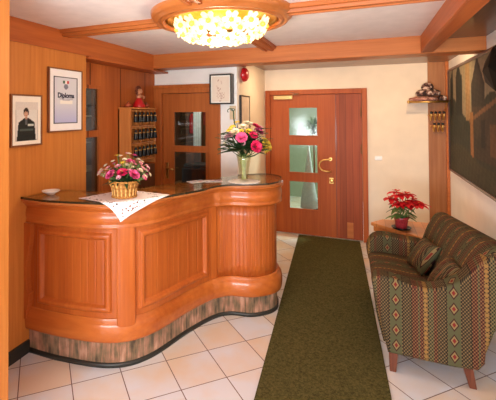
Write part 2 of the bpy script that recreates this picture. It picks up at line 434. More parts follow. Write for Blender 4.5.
# left: panelled wall near, set-back wall behind the desk
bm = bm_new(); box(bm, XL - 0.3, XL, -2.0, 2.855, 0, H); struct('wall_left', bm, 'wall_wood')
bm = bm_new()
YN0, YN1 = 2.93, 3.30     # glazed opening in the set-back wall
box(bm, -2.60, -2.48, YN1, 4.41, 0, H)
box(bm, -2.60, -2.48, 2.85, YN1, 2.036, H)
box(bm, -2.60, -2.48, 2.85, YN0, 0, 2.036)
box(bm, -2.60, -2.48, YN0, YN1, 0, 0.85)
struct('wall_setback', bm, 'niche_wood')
bm = bm_new(); box(bm, -2.33, -1.70, 1.34, 1.494, 0, H); struct('wall_return', bm, 'wall_wood', bevel=0.004)
bm = bm_new(); box(bm, XL, XL + 0.018, 1.5, 2.20, 0, 0.09); struct('baseboard_left', bm, 'dark')
bm = bm_new(); box(bm, XR, XR + 0.12, -2.2, 6.0, 0, H); struct('wall_right', bm, 'plaster_white')
bm = bm_new()
box(bm, -1.52, -1.37, YB, YB + 0.12, 0, H); box(bm, 0.02, XR, YB, YB + 0.12, 0, H); box(bm, -1.37, 0.02, YB, YB + 0.12, 2.08, H)
struct('wall_back', bm, 'plaster')
# wall A: behind the desk, with the office door opening X -2.40..-1.55
bm = bm_new()
box(bm, -1.60, XS, YA, YA + 0.10, 0, H); box(bm, -2.60, -2.42, YA, YA + 0.10, 0, H); box(bm, -2.42, -1.60, YA, YA + 0.10, 2.07, H)
struct('wall_office', bm, 'plaster_white')
bm = bm_new(); box(bm, XS - 0.10, XS, YA + 0.10, YB, 0, H); struct('wall_side', bm, 'plaster')
# office shell and vestibule shell
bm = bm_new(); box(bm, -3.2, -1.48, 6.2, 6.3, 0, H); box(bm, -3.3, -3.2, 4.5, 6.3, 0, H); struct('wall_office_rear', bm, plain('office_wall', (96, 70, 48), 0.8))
bm = bm_new(); box(bm, -1.48, 0.5, 8.4, 8.5, 0, H); box(bm, 0.4, 0.5, 5.92, 8.5, 0, H); box(bm, -1.58, -1.48, 5.92, 8.5, 0, H)
struct('wall_vestibule', bm, plain('vestibule_wall', (150, 158, 138), 0.8))
# unseen lobby front behind the viewer: opening added to let fill and world light in
bm = bm_new(); box(bm, -2.6, 1.1, -2.2, -2.08, 0, 0.85); box(bm, -2.6, 1.1, -2.2, -2.08, 2.4, H); box(bm, -2.6, -2.2, -2.2, -2.08, 0.85, 2.4); box(bm, 0.8, 1.1, -2.2, -2.08, 0.85, 2.4)
struct('wall_front', bm, 'plaster')
# beams
bm = bm_new(); box(bm, -2.50, XS + 3.0 - 0.66 , 4.06, 4.31, 2.28, H); struct('trim_1', bm, 'beam_x', bevel=0.006)
bm = bm_new(); box(bm, -2.50, XL - 0.001, 2.855, 4.06, 2.272, H); box(bm, XL, XL + 0.012, -2.0, 4.06, 2.272, H); struct('trim_2', bm, 'beam_y')
bm = bm_new(); box(bm, -2.48, XL + 0.03, 2.857, 4.405, 2.250, 2.272); struct('trim_3', bm, 'beam_y', bevel=0.004)
bm = bm_new(); box(bm, 0.465, 0.56, -2.0, 4.06, 2.285, H); box(bm, 0.452, 0.465, -2.0, 3.8, 2.285, 2.305); struct('trim_4', bm, 'beam_y', bevel=0.005)
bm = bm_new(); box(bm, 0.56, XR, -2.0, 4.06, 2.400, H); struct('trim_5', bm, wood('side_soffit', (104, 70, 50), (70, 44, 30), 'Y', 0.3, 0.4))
bm = bm_new(); box(bm, XS, XR, 4.31, YB, 2.385, H); box(bm, -2.48, XS, 4.31, YA, 2.32, H); struct('trim_6', bm, 'soffit_wood')
# wood panel on back wall by the coats + corner strip
bm = bm_new(); box(bm, 0.735, 0.935, YB - 0.02, YB, 0, 2.385); struct('trim_7', bm, 'panel_wood')
bm = bm_new(); box(bm, 0.925, XR, YB - 0.06, YB - 0.0, 0, 2.385); struct('trim_8', bm, 'beam_x', bevel=0.004)

def strip_profile(w_, h_):
    # stepped moulding, (across, z drop)
    hw = w_ / 2
    return [(-hw, 0), (-hw, -h_ * .55), (-hw * .72, -h_ * .6), (-hw * .62, -h_ * .95), (-hw * .3, -h_), (-hw * .22, -h_ * .8), (hw * .22, -h_ * .8), (hw * .3, -h_), (hw * .62, -h_ * .95), (hw * .72, -h_ * .6), (hw, -h_ * .55), (hw, 0)]
def strip(name, p0, p1, mat, w_=0.15, h_=0.055):
    bm = bm_new(); p0, p1 = Vector(p0), Vector(p1); t = (p1 - p0).normalized(); n = Vector((-t.y, t.x, 0))
    pr = strip_profile(w_, h_)
    A = [bm.verts.new(p0 + n * a + Vector((0, 0, z))) for a, z in pr]; B = [bm.verts.new(p1 + n * a + Vector((0, 0, z))) for a, z in pr]
    k = len(pr)
    for i in range(k): bm.faces.new((A[i], A[(i + 1) % k], B[(i + 1) % k], B[i]))
    bm.faces.new(A); bm.faces.new(B[::-1])
    return struct(name, bm, mat)
LX, LY = -0.92, 2.585
strip('trim_9', (XL + 0.012, LY, H), (LX - 0.44, LY, H), 'beam_x')
strip('trim_10', (LX + 0.44, LY, H), (0.465, LY, H), 'beam_x')
strip('trim_11', (LX, LY + 0.44, H), (LX, 4.06, H), 'beam_y')
strip('trim_12', (LX, -2.0, H), (LX, LY - 0.44, H), 'beam_y')

# ------------------------------------------------------------------ CEILING LAMP
lamp = thing('ceiling_lamp', 'round wooden ceiling rosette lamp with a bowl of glowing glass flowers', 'ceiling lamp', (LX, LY, H))
bm = bm_new()
lathe(bm, (LX, LY, 0), [(0.388, H), (0.390, H - 0.05), (0.394, H - 0.066), (0.404, H - 0.076), (0.416, H - 0.076), (0.422, H - 0.064), (0.432, H - 0.062), (0.442, H - 0.072), (0.456, H - 0.068), (0.462, H - 0.050), (0.472, H - 0.048), (0.486, H - 0.036), (0.492, H - 0.014), (0.492, H)], 72)
obj('rosette_ring', bm, wood('ring_wood', (210, 130, 68), (180, 100, 46), 'X', 0.3, 0.5, grain=0.4), lamp, smooth=True)
bm = bm_new(); lathe(bm, (LX, LY, 0), [(0.001, H - 0.085), (0.14, H - 0.083), (0.20, H - 0.070), (0.235, H - 0.045), (0.30, H - 0.022), (0.34, H - 0.020), (0.368, H - 0.034), (0.384, H - 0.058), (0.384, H - 0.01), (0.001, H - 0.01)], 48)
obj('brass_canopy', bm, plain('brass_canopy', (236, 176, 70), 0.3, metal=0.9, var=0.1), lamp, smooth=True)
M['lit_glass'] = plain('lit_glass_petal', (255, 240, 215), 0.2, emit=(255, 226, 170), est=0.95, var=0.05)
M['lit_glass_core'] = plain('lit_glass_core', (255, 190, 90), 0.2, emit=(255, 150, 40), est=0.9, var=0.05)

def glass_flower_mesh():
    bm = bm_new()
    for k in range(6):
        a = 2 * PI * k / 6
        pts = [(0.006, 0, 0.0), (0.026, 0.016, 0.008), (0.047, 0.013, 0.014), (0.053, 0, 0.010), (0.047, -0.013, 0.014), (0.026, -0.016, 0.008)]
        vs = []
        for x, y, z in pts:
            vs.append(bm.verts.new((x * math.cos(a) - y * math.sin(a), x * math.sin(a) + y * math.cos(a), z)))
        c = bm.verts.new((0.030 * math.cos(a), 0.030 * math.sin(a), 0.000))
        for i in range(6): bm.faces.new((vs[i], vs[(i + 1) % 6], c))
    bmesh.ops.solidify(bm, geom=bm.faces[:], thickness=0.003)
    return bm
bm = glass_flower_mesh()
gf0 = obj('glass_flower', bm, 'lit_glass', None, smooth=True); gf0.parent = lamp
bm = bm_new(); ball(bm, (0, 0, 0.012), 0.014, n=6, seg=8); gc0 = obj('flower_core', bm, 'lit_glass_core', None, smooth=True); gc0.parent = gf0
cnt = 0
for ring, (ang, nn) in enumerate(((0.0, 1), (0.32, 5), (0.60, 9), (0.86, 13), (1.10, 15))):
    for k in range(nn):
        a = 2 * PI * k / nn + ring * 0.37 + random.uniform(-.06, .06)
        rr = 0.30 * math.sin(ang) / math.sin(1.10); zz = -(0.104 + 0.082 * (math.cos(ang) - math.cos(1.10)) / (1 - math.cos(1.10)))
        nrm = Vector((math.sin(ang) * math.cos(a) * .8, math.sin(ang) * math.sin(a) * .8, -math.cos(ang))).normalized()
        nrm = (nrm + Vector([random.uniform(-.25, .25) for _ in range(3)])).normalized()
        q = nrm.to_track_quat('Z', 'Y').to_euler()
        if cnt == 0: f, c = gf0, gc0
        else:
            f = gf0.copy(); COL.objects.link(f); c = gc0.copy(); COL.objects.link(c); f.parent = lamp; c.parent = f
        f.location = (rr * math.cos(a), rr * math.sin(a), zz + random.uniform(-.008, .008)); f.rotation_euler = q
        s = random.uniform(1.1, 1.4); f.scale = (s, s, s); cnt += 1

# ------------------------------------------------------------------ BACK DOOR
def framed_leaf(parent, x0, x1, y, z0, z1, panes, mat, gmat, th=0.045, name='door_leaf', leafname=None):
    """solid leaf with openings panes=[(px0,px1,pz0,pz1)] all same x-range"""
    bm = bm_new()
    if panes:
        a, b = panes[0][0], panes[0][1]
        box(bm, x0, a, y, y + th, z0, z1); box(bm, b, x1, y, y + th, z0, z1)
        zs = sorted([(p[2], p[3]) for p in panes]); cur = z0
        for s, e in zs:
            box(bm, a, b, y, y + th, cur, s); cur = e
        box(bm, a, b, y, y + th, cur, z1)
    else: box(bm, x0, x1, y, y + th, z0, z1)
    leaf = obj(name, bm, mat, parent)
    for a, b, s, e in panes:
        bm = bm_new()
        for q in ((a, b, e - .014, e), (a, b, s, s + .014), (a, a + .014, s + .014, e - .014), (b - .014, b, s + .014, e - .014)):
            box(bm, q[0], q[1], y - 0.008, y + 0.01, q[2], q[3])
        obj('glazing_bead', bm, mat, leaf)
        bm = bm_new(); box(bm, a + .002, b - .002, y + 0.018, y + 0.024, s + .002, e - .002); obj('glass_pane', bm, gmat, leaf)
    return leaf
d1 = thing('door_1', None, None, (-0.67, YB, 0), kind='structure')
bm = bm_new()
for q in ((-1.37, -1.30, 0, 2.08), (-0.045, 0.02, 0, 2.08), (-1.30, -0.045, 2.012, 2.08)): box(bm, q[0], q[1], YB - 0.035, YB + 0.11, q[2], q[3])
obj('door_frame', bm, 'door_wood', d1, bevel=0.006)
lf = framed_leaf(d1, -1.298, -0.3803, YB + 0.0, 0.012, 2.01, [(-1.04, -0.62, 1.41, 1.835), (-1.04, -0.62, 0.88, 1.30), (-1.04, -0.62, 0.36, 0.775)], 'door_wood', 'door_glass')
M['side_leaf'] = wood('side_leaf_wood', (166, 78, 34), (134, 56, 22), 'Z', 0.5, 0.0, plank=0.083, plank_axis='X')
sl = framed_leaf(d1, -0.380, -0.047, YB + 0.0, 0.012, 2.01, [], 'side_leaf', 'door_glass', name='side_leaf')
bm = bm_new(); box(bm, -0.387, -0.379, YB - 0.006, YB, 0.02, 2.0); obj('gap_shade_strip', bm, 'leg_wood', sl)  # dark strip painting the shaded gap between the two leaves
bm = bm_new(); box(bm, -0.25, -0.17, YB - 0.008, YB, 0.03, 0.24); obj('kick_plate', bm, 'beam_x', sl)
for z in (1.75, 1.25):
    bm = bm_new(); tube(bm, [(-0.06, YB - 0.012, z - .06), (-0.06, YB - 0.012, z + .06)], 0.008); obj('hinge', bm, 'frame_brown', sl)
bm = bm_new(); tube(bm, catmull([(-0.46, YB - .012, 1.10), (-0.47, YB - .05, 1.10), (-0.56, YB - .055, 1.085), (-0.60, YB - .055, 1.04), (-0.60, YB - .055, 0.99), (-0.56, YB - .055, .945), (-0.47, YB - .05, .93), (-0.46, YB - .012, .93)], 6), 0.011)
obj('door_pull', bm, 'brass', lf, smooth=True)
bm = bm_new(); lathe(bm, (-0.46, YB - .002, 1.10), [(0.001, .014), (.024, .014), (.024, 0)], 16, mtx=Matrix.Rotation(PI / 2, 3, 'X')); obj('pull_rose', bm, 'brass', lf)
bm = bm_new(); lathe(bm, (-0.445, YB - .002, 0.80), [(0.001, .03), (.018, .028), (.03, .012), (.03, 0)], 16, mtx=Matrix.Rotation(PI / 2, 3, 'X')); box(bm, -0.475, -0.42, YB - .012, YB, .76, .84); obj('door_lock', bm, 'brass', lf)
bm = bm_new(); box(bm, -1.24, -0.97, YB - .05, YB, 1.945, 2.0); obj('door_closer', bm, plain('closer_paint', (214, 178, 116), 0.35, metal=0.3), lf, bevel=0.005)
bm = bm_new(); tube(bm, [(-1.0, YB - .03, 2.005), (-0.86, YB - .09, 2.02), (-1.02, YB - .025, 2.045)], 0.006); obj('closer_arm', bm, 'chrome', lf)

# ------------------------------------------------------------------ OFFICE DOOR
d2 = thing('door_2', None, None, (-1.98, YA, 0), kind='structure')
bm = bm_new()
for q in ((-2.48, -2.37, 0, 2.10), (-1.725, -1.585, 0, 2.10), (-2.37, -1.725, 2.00, 2.10)): box(bm, q[0], q[1], YA - 0.03, YA + 0.10, q[2], q[3])
box(bm, -2.48, -1.575, YA - 0.045, YA - 0.03, 2.06, 2.105)
obj('door_frame', bm, 'office_wood', d2, bevel=0.005)
lf2 = framed_leaf(d2, -2.365, -1.73, YA + 0.02, 0.012, 1.995, [(-2.225, -1.77, 1.335, 1.78), (-2.225, -1.77, 0.60, 1.285)], 'office_wood', 'glass')
bm = bm_new(); box(bm, -2.325, -2.29, YA + .008, YA + .02, .93, 1.13); obj('handle_plate', bm, 'brass', lf2, bevel=0.004)
bm = bm_new(); tube(bm, [(-2.307, YA + .01, 1.06), (-2.307, YA - .03, 1.06), (-2.25, YA - .035, 1.06), (-2.20, YA - .035, 1.055)], 0.009); obj('door_lever', bm, 'brass', lf2, smooth=True)

# things seen through the office door
fx = thing('fire_extinguisher', 'red fire extinguisher on the wall behind the office door glass', 'fire extinguisher', (-2.47, 5.60, 1.44))
# (stands on its bracket post)
bm = bm_new(); lathe(bm, (-2.47, 5.60, 1.44), [(.001, 0), (.055, 0), (.06, .02), (.06, .24), (.045, .29), (.02, .31), (.001, .31)], 20); obj('cylinder_body', bm, 'red', fx, smooth=True)
bm = bm_new(); lathe(bm, (-2.47, 5.60, 1.75), [(.001, 0), (.02, 0), (.02, .03), (.03, .035), (.03, .06), (.001, .06)], 12); tube(bm, [(-2.47, 5.6, 1.79), (-2.40, 5.6, 1.81), (-2.38, 5.58, 1.76), (-2.39, 5.55, 1.53)], .008); obj('valve_hose', bm, 'black', fx)
bm = bm_new(); box(bm, -2.62, -2.36, 5.66, 5.75, 0, 2.3); tag(obj('office_pillar', bm, wood('pillar_wood', (120, 70, 40), (84, 46, 26), 'Z')), 'dark wooden pillar carrying the extinguisher behind the office door glass', 'pillar')
bm = bm_new()
for k in range(14):
    x = -2.375 + .0085 * k; box(bm, x, x + .008, 5.40 + .012 * math.sin(k * 1.5), 5.41 + .012 * math.sin(k * 1.5), 1.25, 1.95)
tag(obj('hanging_towel', bm, plain('white_cloth', (226, 222, 226), 0.9)), 'white cloth hanging in strips behind the upper office door pane', 'cloth')
bm = bm_new(); tube(bm, [(-2.6, 5.405, 1.955), (-1.50, 5.405, 1.955)], .008); tag(obj('hanging_rail', bm, 'chrome'), 'thin metal rail holding the white cloth in the office', 'rail')
pn = thing('wall_poster', 'small red and grey poster on the office rear wall', 'poster', (-2.5, 6.19, 1.7))
bm = bm_new(); box(bm, -2.60, -2.42, 6.18, 6.2, 1.55, 1.80); obj('poster_sheet', bm, plain('poster_red', (150, 52, 44), 0.7, var=.4, vscale=12), pn)
dk = thing('office_desk', 'dark office desk behind the lower pane of the office door', 'desk', (-2.1, 5.1, 0))
bm = bm_new(); box(bm, -2.6, -1.6, 4.85, 5.35, .70, .74); obj('desk_top', bm, 'frame_brown', dk)
for x, y in ((-2.57, 4.9), (-1.65, 4.9), (-2.57, 5.3), (-1.65, 5.3)):
    bm = bm_new(); box(bm, x, x + .04, y, y + .04, 0, .70); obj('leg', bm, 'black', dk)
cp = thing('office_copier', 'black office machine standing on the desk behind the office door', 'copier', (-2.1, 5.1, .74))
bm = bm_new(); box(bm, -2.35, -1.95, 4.92, 5.25, .74, 1.0); obj('machine_body', bm, 'black', cp, bevel=.02)
bm = bm_new(); box(bm, -2.33, -1.97, 4.95, 5.22, 1.0, 1.05); obj('machine_lid', bm, plain('grey_lid', (60, 60, 62), .4), cp, bevel=.01)
mo = thing('office_telephone', 'dark telephone beside the machine on the office desk', 'telephone', (-1.8, 5.1, .74))
bm = bm_new(); prism = [(-1.9, 5.0), (-1.72, 5.0), (-1.72, 5.2), (-1.9, 5.2)]; prism_xy(bm, prism, .74, .79); obj('phone_base', bm, 'black', mo, bevel=.008)
bm = bm_new(); tube(bm, catmull([(-1.89, 5.03, .80), (-1.87, 5.06, .83), (-1.87, 5.14, .83), (-1.89, 5.17, .80)], 4), .015); obj('handset', bm, 'black', mo)

# things in the vestibule beyond the back door
vp = thing('vestibule_plant', 'dark leafy potted plant behind the top glass pane of the back door', 'potted plant', (-0.78, 6.6, 0))
bm = bm_new(); lathe(bm, (-0.78, 6.6, 0), [(.001, 0), (.13, 0), (.17, .32), (.15, .32), (.13, .28), (.001, .28)], 24); obj('pot', bm, plain('pot_clay', (96, 66, 48), .7), vp)
bm = bm_new(); tube(bm, [(-0.78, 6.6, .25), (-0.77, 6.6, .9), (-0.78, 6.6, 1.5)], .018, taper=.5); obj('trunk', bm, 'frame_brown', vp)
bm = bm_new()
for k in range(70):
    a = random.uniform(0, 2 * PI); e = random.uniform(-.3, 1.3); L_ = random.uniform(.16, .30); o_ = Vector((-0.78, 6.6, 1.42 + random.uniform(-.1, .14)))
    d_ = Vector((math.cos(a) * math.cos(e), math.sin(a) * math.cos(e), math.sin(e))); s_ = d_.cross(Vector((0, 0, 1))).normalized() * .022
    v = [bm.verts.new(o_), bm.verts.new(o_ + d_ * L_ * .5 + s_), bm.verts.new(o_ + d_ * L_ - Vector((0, 0, L_ * .3))), bm.verts.new(o_ + d_ * L_ * .5 - s_)]; bm.faces.new(v)
obj('foliage', bm, 'leaf', vp)
um = thing('folded_parasol', 'pale blue folded parasol shape behind the lower panes of the back door', 'parasol', (-0.78, 6.15, 0))
bm = bm_new(); lathe(bm, (-0.80, 6.15, 0), [(.001, .30), (.13, .32), (.12, .45), (.08, .70), (.035, 1.05), (.012, 1.25), (.001, 1.26)], 16); obj('parasol_canopy', bm, plain('pale_blue_cloth', (198, 214, 226), .7), um, smooth=True)
bm = bm_new(); tube(bm, [(-0.80, 6.15, 0.02), (-0.80, 6.15, 1.34)], .012); lathe(bm, (-0.80, 6.15, 0), [(.001, .04), (.13, .03), (.15, 0), (.001, 0)], 20); obj('pole_and_foot', bm, 'chrome', um)

# ------------------------------------------------------------------ glazed cabinet behind the desk (left)
gc = thing('glass_cabinet', 'built-in wooden cabinet with two tall glass panes left of the key rack', 'cabinet', (-2.5, 3.08, 0.85))
bm = bm_new(); box(bm, -3.0, -2.60, YN0, YN0 + .015, .85, 2.03); box(bm, -3.0, -2.60, YN1 + .3, YN1 + .315, .85, 2.03); box(bm, -3.02, -3.0, YN0, YN1 + .315, .85, 2.03); box(bm, -3.0, -2.60, YN0, YN1 + .3, .85, .87); box(bm, -3.0, -2.60, YN0, YN1 + .3, 2.01, 2.03)
obj('cabinet_body', bm, plain('cabinet_inner', (120, 106, 90), .7), gc)
for z in (1.45, 1.16, 1.72):
    bm = bm_new(); box(bm, -2.99, -2.62, YN0 + .015, YN1 + .3, z, z + .015); obj('shelf', bm, 'paper', gc)
bm = bm_new()
for q in ((YN0 + .02, YN1 - .045, 1.52, 1.585), (YN0, YN0 + .02, .85, 2.035), (YN1 - .045, YN1, .85, 2.035), (YN0 + .02, YN1 - .045, 2.0, 2.035), (YN0 + .02, YN1 - .045, .85, .87)):
    box(bm, -2.52, -2.475, q[0], q[1], q[2], q[3])
obj('cabinet_door', bm, 'niche_wood', gc)
for a, b in ((1.585, 2.0), (.87, 1.52)):
    bm = bm_new(); box(bm, -2.50, -2.494, YN0 + .02, YN1 - .045, a, b); obj('glass_pane', bm, glass_mat('cabinet_glass', (214, 220, 215), .08, .10), gc)
for k, (z, h_, c) in enumerate(((1.465, .05, (90, 86, 80)), (1.735, .16, (226, 216, 200)), (1.175, .2, (30, 32, 36)), (.87, .2, (26, 28, 30)))):
    for j in range(5):
        y = YN0 + .04 + j * .055
        bm = bm_new(); box(bm, -2.86, -2.66, y, y + .045, z, z + h_ * random.uniform(.85, 1))
        o = obj('file_binder', bm, plain('binder', tuple(int(v * random.uniform(.75, 1.2)) for v in c), .6), bevel=.003)
        tag(o, ('grey low file box' if k == 0 else 'pale file binder' if k == 1 else 'dark file binder on the middle shelf' if k == 2 else 'dark file binder on the bottom shelf') + ' standing inside the glass cabinet', 'binder', ('low grey boxes', 'pale binders', 'dark binders on the middle shelf', 'dark binders at the bottom')[k] + ' in the glass cabinet')

# ------------------------------------------------------------------ KEY RACK
kr = thing('key_rack', 'light wooden wall rack of pigeonholes with three rows of hanging room keys', 'key rack', (-2.48, 3.87, 1.17))
KY0, KY1, KX = 3.60, 4.14, -2.32
bm = bm_new(); box(bm, -2.479, KX, KY0, KY0 + .018, 1.17, 1.80); obj('side_panel', bm, 'rack_wood', kr)
bm = bm_new(); box(bm, -2.479, KX, KY1 - .018, KY1, 1.17, 1.80); obj('side_panel', bm, 'rack_wood', kr)
bm = bm_new(); box(bm, -2.479, KX + .012, KY0 - .006, KY1 + .006, 1.80, 1.818); obj('top_board', bm, 'rack_wood', kr)
bm = bm_new(); box(bm, -2.479, -2.465, KY0, KY1, 1.17, 1.80); obj('back_board', bm, wood('rack_inner', (150, 92, 48), (110, 62, 30), 'Z'), kr)
rows = [1.775, 1.585, 1.395]
for z in rows:
    bm = bm_new(); box(bm, -2.465, KX, KY0 + .018, KY1 - .018, z - .172, z - .160); obj('shelf', bm, 'rack_wood', kr)
    bm = bm_new(); box(bm, KX - .012, KX - .002, KY0 + .018, KY1 - .018, z, z + .012); obj('hook_rail', bm, 'rack_wood', kr)
for j in range(5):
    y = KY0 + .018 + (j + 1) * .084; bm = bm_new(); box(bm, -2.465, KX - .03, y - .003, y + .003, 1.19, 1.80); obj('divider', bm, 'rack_wood', kr)
bm = bm_new(); box(bm, -2.479, KX - .02, KY0 + .05, KY1 + .02, .70, 1.15); box(bm, -2.479, -2.40, KY0 - .1, KY1 + .02, .5, .7)  # dark block put in for the recess below the rack
tag(obj('recess_block', bm, wood('dark_recess', (122, 68, 38), (88, 46, 24), 'Z')), 'dark block filling the dark recess directly under the key rack', 'box')
fob0 = None
rown = ('top', 'middle', 'bottom')
for ri, z in enumerate(rows):
    for j in range(6):
        y = KY0 + .018 + (j + .5) * .084
        if fob0 is None:
            fob0 = thing('room_key', '', 'key', (0, 0, 0))
            bm = bm_new(); tube(bm, [(0, 0, -.005 + .008 * math.sin(a)) if 0 else (.0, .012 * math.cos(a), -.012 + .012 * math.sin(a)) for a in [2 * PI * i / 10 for i in range(10)]], .0022, 6, closed=True); ring0 = obj('key_ring', bm, 'brass', fob0)
            bm = bm_new(); lathe(bm, (0, 0, 0), [(.001, -.130), (.024, -.130), (.027, -.118), (.022, -.08), (.017, -.045), (.013, -.022), (.001, -.018)], 12); body0 = obj('key_fob', bm, 'black', fob0, smooth=True)
            bm = bm_new(); lathe(bm, (0, 0, 0), [(.0190, -.062), (.0215, -.062), (.0195, -.050), (.0160, -.050)], 12); band0 = obj('brass_band', bm, 'brass', body0, smooth=True); band0.location = (0, 0, 0)
            r = fob0
        else:
            r = fob0.copy(); COL.objects.link(r)
            a = ring0.copy(); COL.objects.link(a); a.parent = r
            b = body0.copy(); COL.objects.link(b); b.parent = r
            c = band0.copy(); COL.objects.link(c); c.parent = b
        r.location = (KX + .028, y, z + .010)
        ends = {0: ', end by the glass cabinet', 5: ', end by the office door'}
        lab = f'black room key fob, {rown[ri]} row of the rack'
        if j in ends: r['label'] = lab + ends[j]; r['group'] = 'room keys on the key rack'
        else: r['label'] = 'black room key fob, one of the inner four in the %s row' % rown[ri]; r['group'] = f'inner keys in the {rown[ri]} row of the key rack'
# ornaments on top
dl = thing('doll_figurine', 'little doll with brown hair and a wide red skirt on top of the key rack', 'doll', (-2.40, 3.90, 1.818))
bm = bm_new(); lathe(bm, (-2.40, 3.90, 1.818), [(.001, 0), (.07, 0), (.075, .015), (.06, .05), (.032, .095), (.028, .11), (.001, .112)], 20); obj('skirt', bm, 'red', dl, smooth=True)
bm = bm_new(); ball(bm, (-2.40, 3.90, 1.95), .03, 1, 1.15, 1.2); ball(bm, (-2.385, 3.89, 2.005), .034); tube(bm, [(-2.395, 3.93, 1.96), (-2.36, 3.96, 1.94), (-2.35, 3.93, 1.93)], .011); tube(bm, [(-2.395, 3.87, 1.96), (-2.36, 3.84, 1.99), (-2.35, 3.85, 2.02)], .011)
obj('doll_body', bm, plain('doll_skin', (216, 150, 110), .6), dl, smooth=True)
bm = bm_new(); tube(bm, [(-2.40, 3.89 + .042 * math.cos(a), 2.01 + .046 * math.sin(a)) for a in [PI * (-.25 + 1.5 * i / 14) for i in range(15)]], .016); obj('hair', bm, plain('doll_hair', (110, 54, 30), .8), dl, smooth=True)
for k, (y, c, n) in enumerate(((3.66, (176, 84, 50), 'small round terracotta ornament on the key rack, left of the doll'), (4.05, (150, 70, 44), 'small round brown ornament on the key rack, right of the doll'))):
    t = thing('round_ornament', n, 'ornament', (-2.39, y, 1.818))
    bm = bm_new(); ball(bm, (-2.39, y, 1.842), .034, 1.15, 1.15, .75); obj('ornament_body', bm, plain('orn%d' % k, c, .5), t, smooth=True)
    bm = bm_new(); lathe(bm, (-2.39, y, 1.862), [(.012, 0), (.009, .02), (.003, .026), (.001, .026)], 10); obj('ornament_knob', bm, 'frame_brown', t)

# ------------------------------------------------------------------ PICTURES
def painted(name, parent, origin, ux, uy, nx, ny, fn, mat, th=0.002):
    """flat picture sheet with per-vertex painted colours; origin = lower left corner"""
    bm = bm_new(); lay = bm.verts.layers.float_color.new('col')
    o, ux, uy = Vector(origin), Vector(ux), Vector(uy); g = []
    for j in range(ny + 1):
        row = []
        for i in range(nx + 1):
            u, v = i / nx, j / ny
            p = bm.verts.new(o + ux * u + uy * v); c = lin(tuple(max(0, min(255, q)) for q in fn(u, v))); p[lay] = c; row.append(p)
        g.append(row)
    for j in range(ny):
        for i in range(nx): bm.faces.new((g[j][i], g[j][i + 1], g[j + 1][i + 1], g[j + 1][i]))
    return obj(name, bm, mat, parent)
def wall_frame(bm, plane, c, a0, a1, z0, z1, wd, th, sgn=1):
    """frame bars on an X- or Y-plane; c = wall coordinate, th = thickness towards sgn"""
    bars = ((a0, a1, z0, z0 + wd), (a0, a1, z1 - wd, z1), (a0, a0 + wd, z0 + wd, z1 - wd), (a1 - wd, a1, z0 + wd, z1 - wd))
    for b in bars:
        lo, hi = sorted((c, c + sgn * th))
        if plane == 'X': box(bm, lo, hi, b[0], b[1], b[2], b[3])
        else: box(bm, b[0], b[1], lo, hi, b[2], b[3])
M['paint'] = attr_mat('printed_picture', 0.35)
# portrait photo
pf = thing('framed_portrait', 'framed portrait photo of a dark haired person in a dark jacket on the left wall', 'picture', (XL, 2.17, 1.515))
bm = bm_new(); wall_frame(bm, 'X', XL, 2.025, 2.315, 1.515, 1.895, .012, .022); obj('picture_frame', bm, 'frame_brown', pf)
bm = bm_new(); box(bm, XL, XL + .016, 2.037, 2.303, 1.527, 1.883); obj('picture_mat', bm, 'mat_cream', pf)
def portrait(u, v):
    n = random.uniform(-5, 5)
    c = (226, 222, 214)
    if abs(u - .5) > .46 or abs(v - .5) > .47: c = (60, 60, 66) if v < .0 else (196, 190, 180)
    if v > .8 : c = (222, 214, 206)
    top = .585 - .45 * max(0, abs(u - .48) - .10)
    if v < top and abs(u - .48) < .34 + .16 * max(0, .55 - v): c = (26, 34, 34)
    if v < top and .38 < v < .43 and abs(u - .66) < .13: c = (196, 204, 200)
    if .25 < v < .30 and abs(u - .48) < .30: c = (74, 88, 84)
    if .42 < v < top and abs(u - .47) < .045: c = (90, 96, 104)
    if ((u - .46) / .125) ** 2 + ((v - .735) / .115) ** 2 < 1: c = (40, 28, 24)
    if abs(u - .46) < .05 and .55 < v < .62: c = (186, 140, 112)
    if ((u - .46) / .088) ** 2 + ((v - .695) / .092) ** 2 < 1 and v < .755 - .06 * abs(u - .42): c = (208, 162, 134)
    if abs(v - .712) < .008 and (abs(u - .425) < .018 or abs(u - .50) < .018): c = (60, 40, 34)
    if abs(v - .675) < .010 and abs(u - .463) < .010: c = (180, 130, 106)
    if abs(v - .645) < .007 and abs(u - .463) < .030: c = (160, 84, 74)
    return tuple(x + n for x in c)
painted('photo_print', pf, (XL + .0170, 2.065, 1.555), (0, .21, 0), (0, 0, .285), 42, 57, portrait, 'paint')
# diploma
df = thing('framed_diploma', 'tall framed diploma certificate with a tricolour crest on the left wall', 'picture', (XL, 2.58, 1.61))
bm = bm_new(); wall_frame(bm, 'X', XL, 2.382, 2.78, 1.605, 2.125, .010, .025); obj('picture_frame', bm, 'frame_brown', df)
bm = bm_new(); box(bm, XL, XL + .018, 2.392, 2.77, 1.615, 2.115); obj('picture_mat', bm, plain('grey_white_mat', (244, 240, 238), .8, var=.02), df)
def diploma(u, v):
    g = 1 - v
    c = (216 - 38 * max(0, .45 - v) / .45, 216 - 34 * max(0, .45 - v) / .45, 224 - 4 * max(0, .45 - v))
    if u < .035 or u > .965 or v < .022 or v > .978: c = (34, 34, 48)
    if .855 < v < .925:
        if .38 < u < .465: c = (24, 92, 60)
        elif .465 <= u < .54: c = (240, 236, 230)
        elif .54 <= u < .625: c = (196, 44, 50)
    if (u - .5) ** 2 / .008 + (v - .79) ** 2 / .0035 < 1: c = (118, 120, 136)
    if .42 < v < .49 and .25 < u < .78: c = (240, 236, 228)
    if .515 < v < .535 and .22 < u < .80 and math.sin(u * 120) > -.3: c = (70, 70, 92)
    if .492 < v < .502 and .36 < u < .66: c = (150, 150, 166)
    return c
painted('certificate', df, (XL + .0190, 2.435, 1.672), (0, .285, 0), (0, 0, .385), 60, 80, diploma, 'paint')
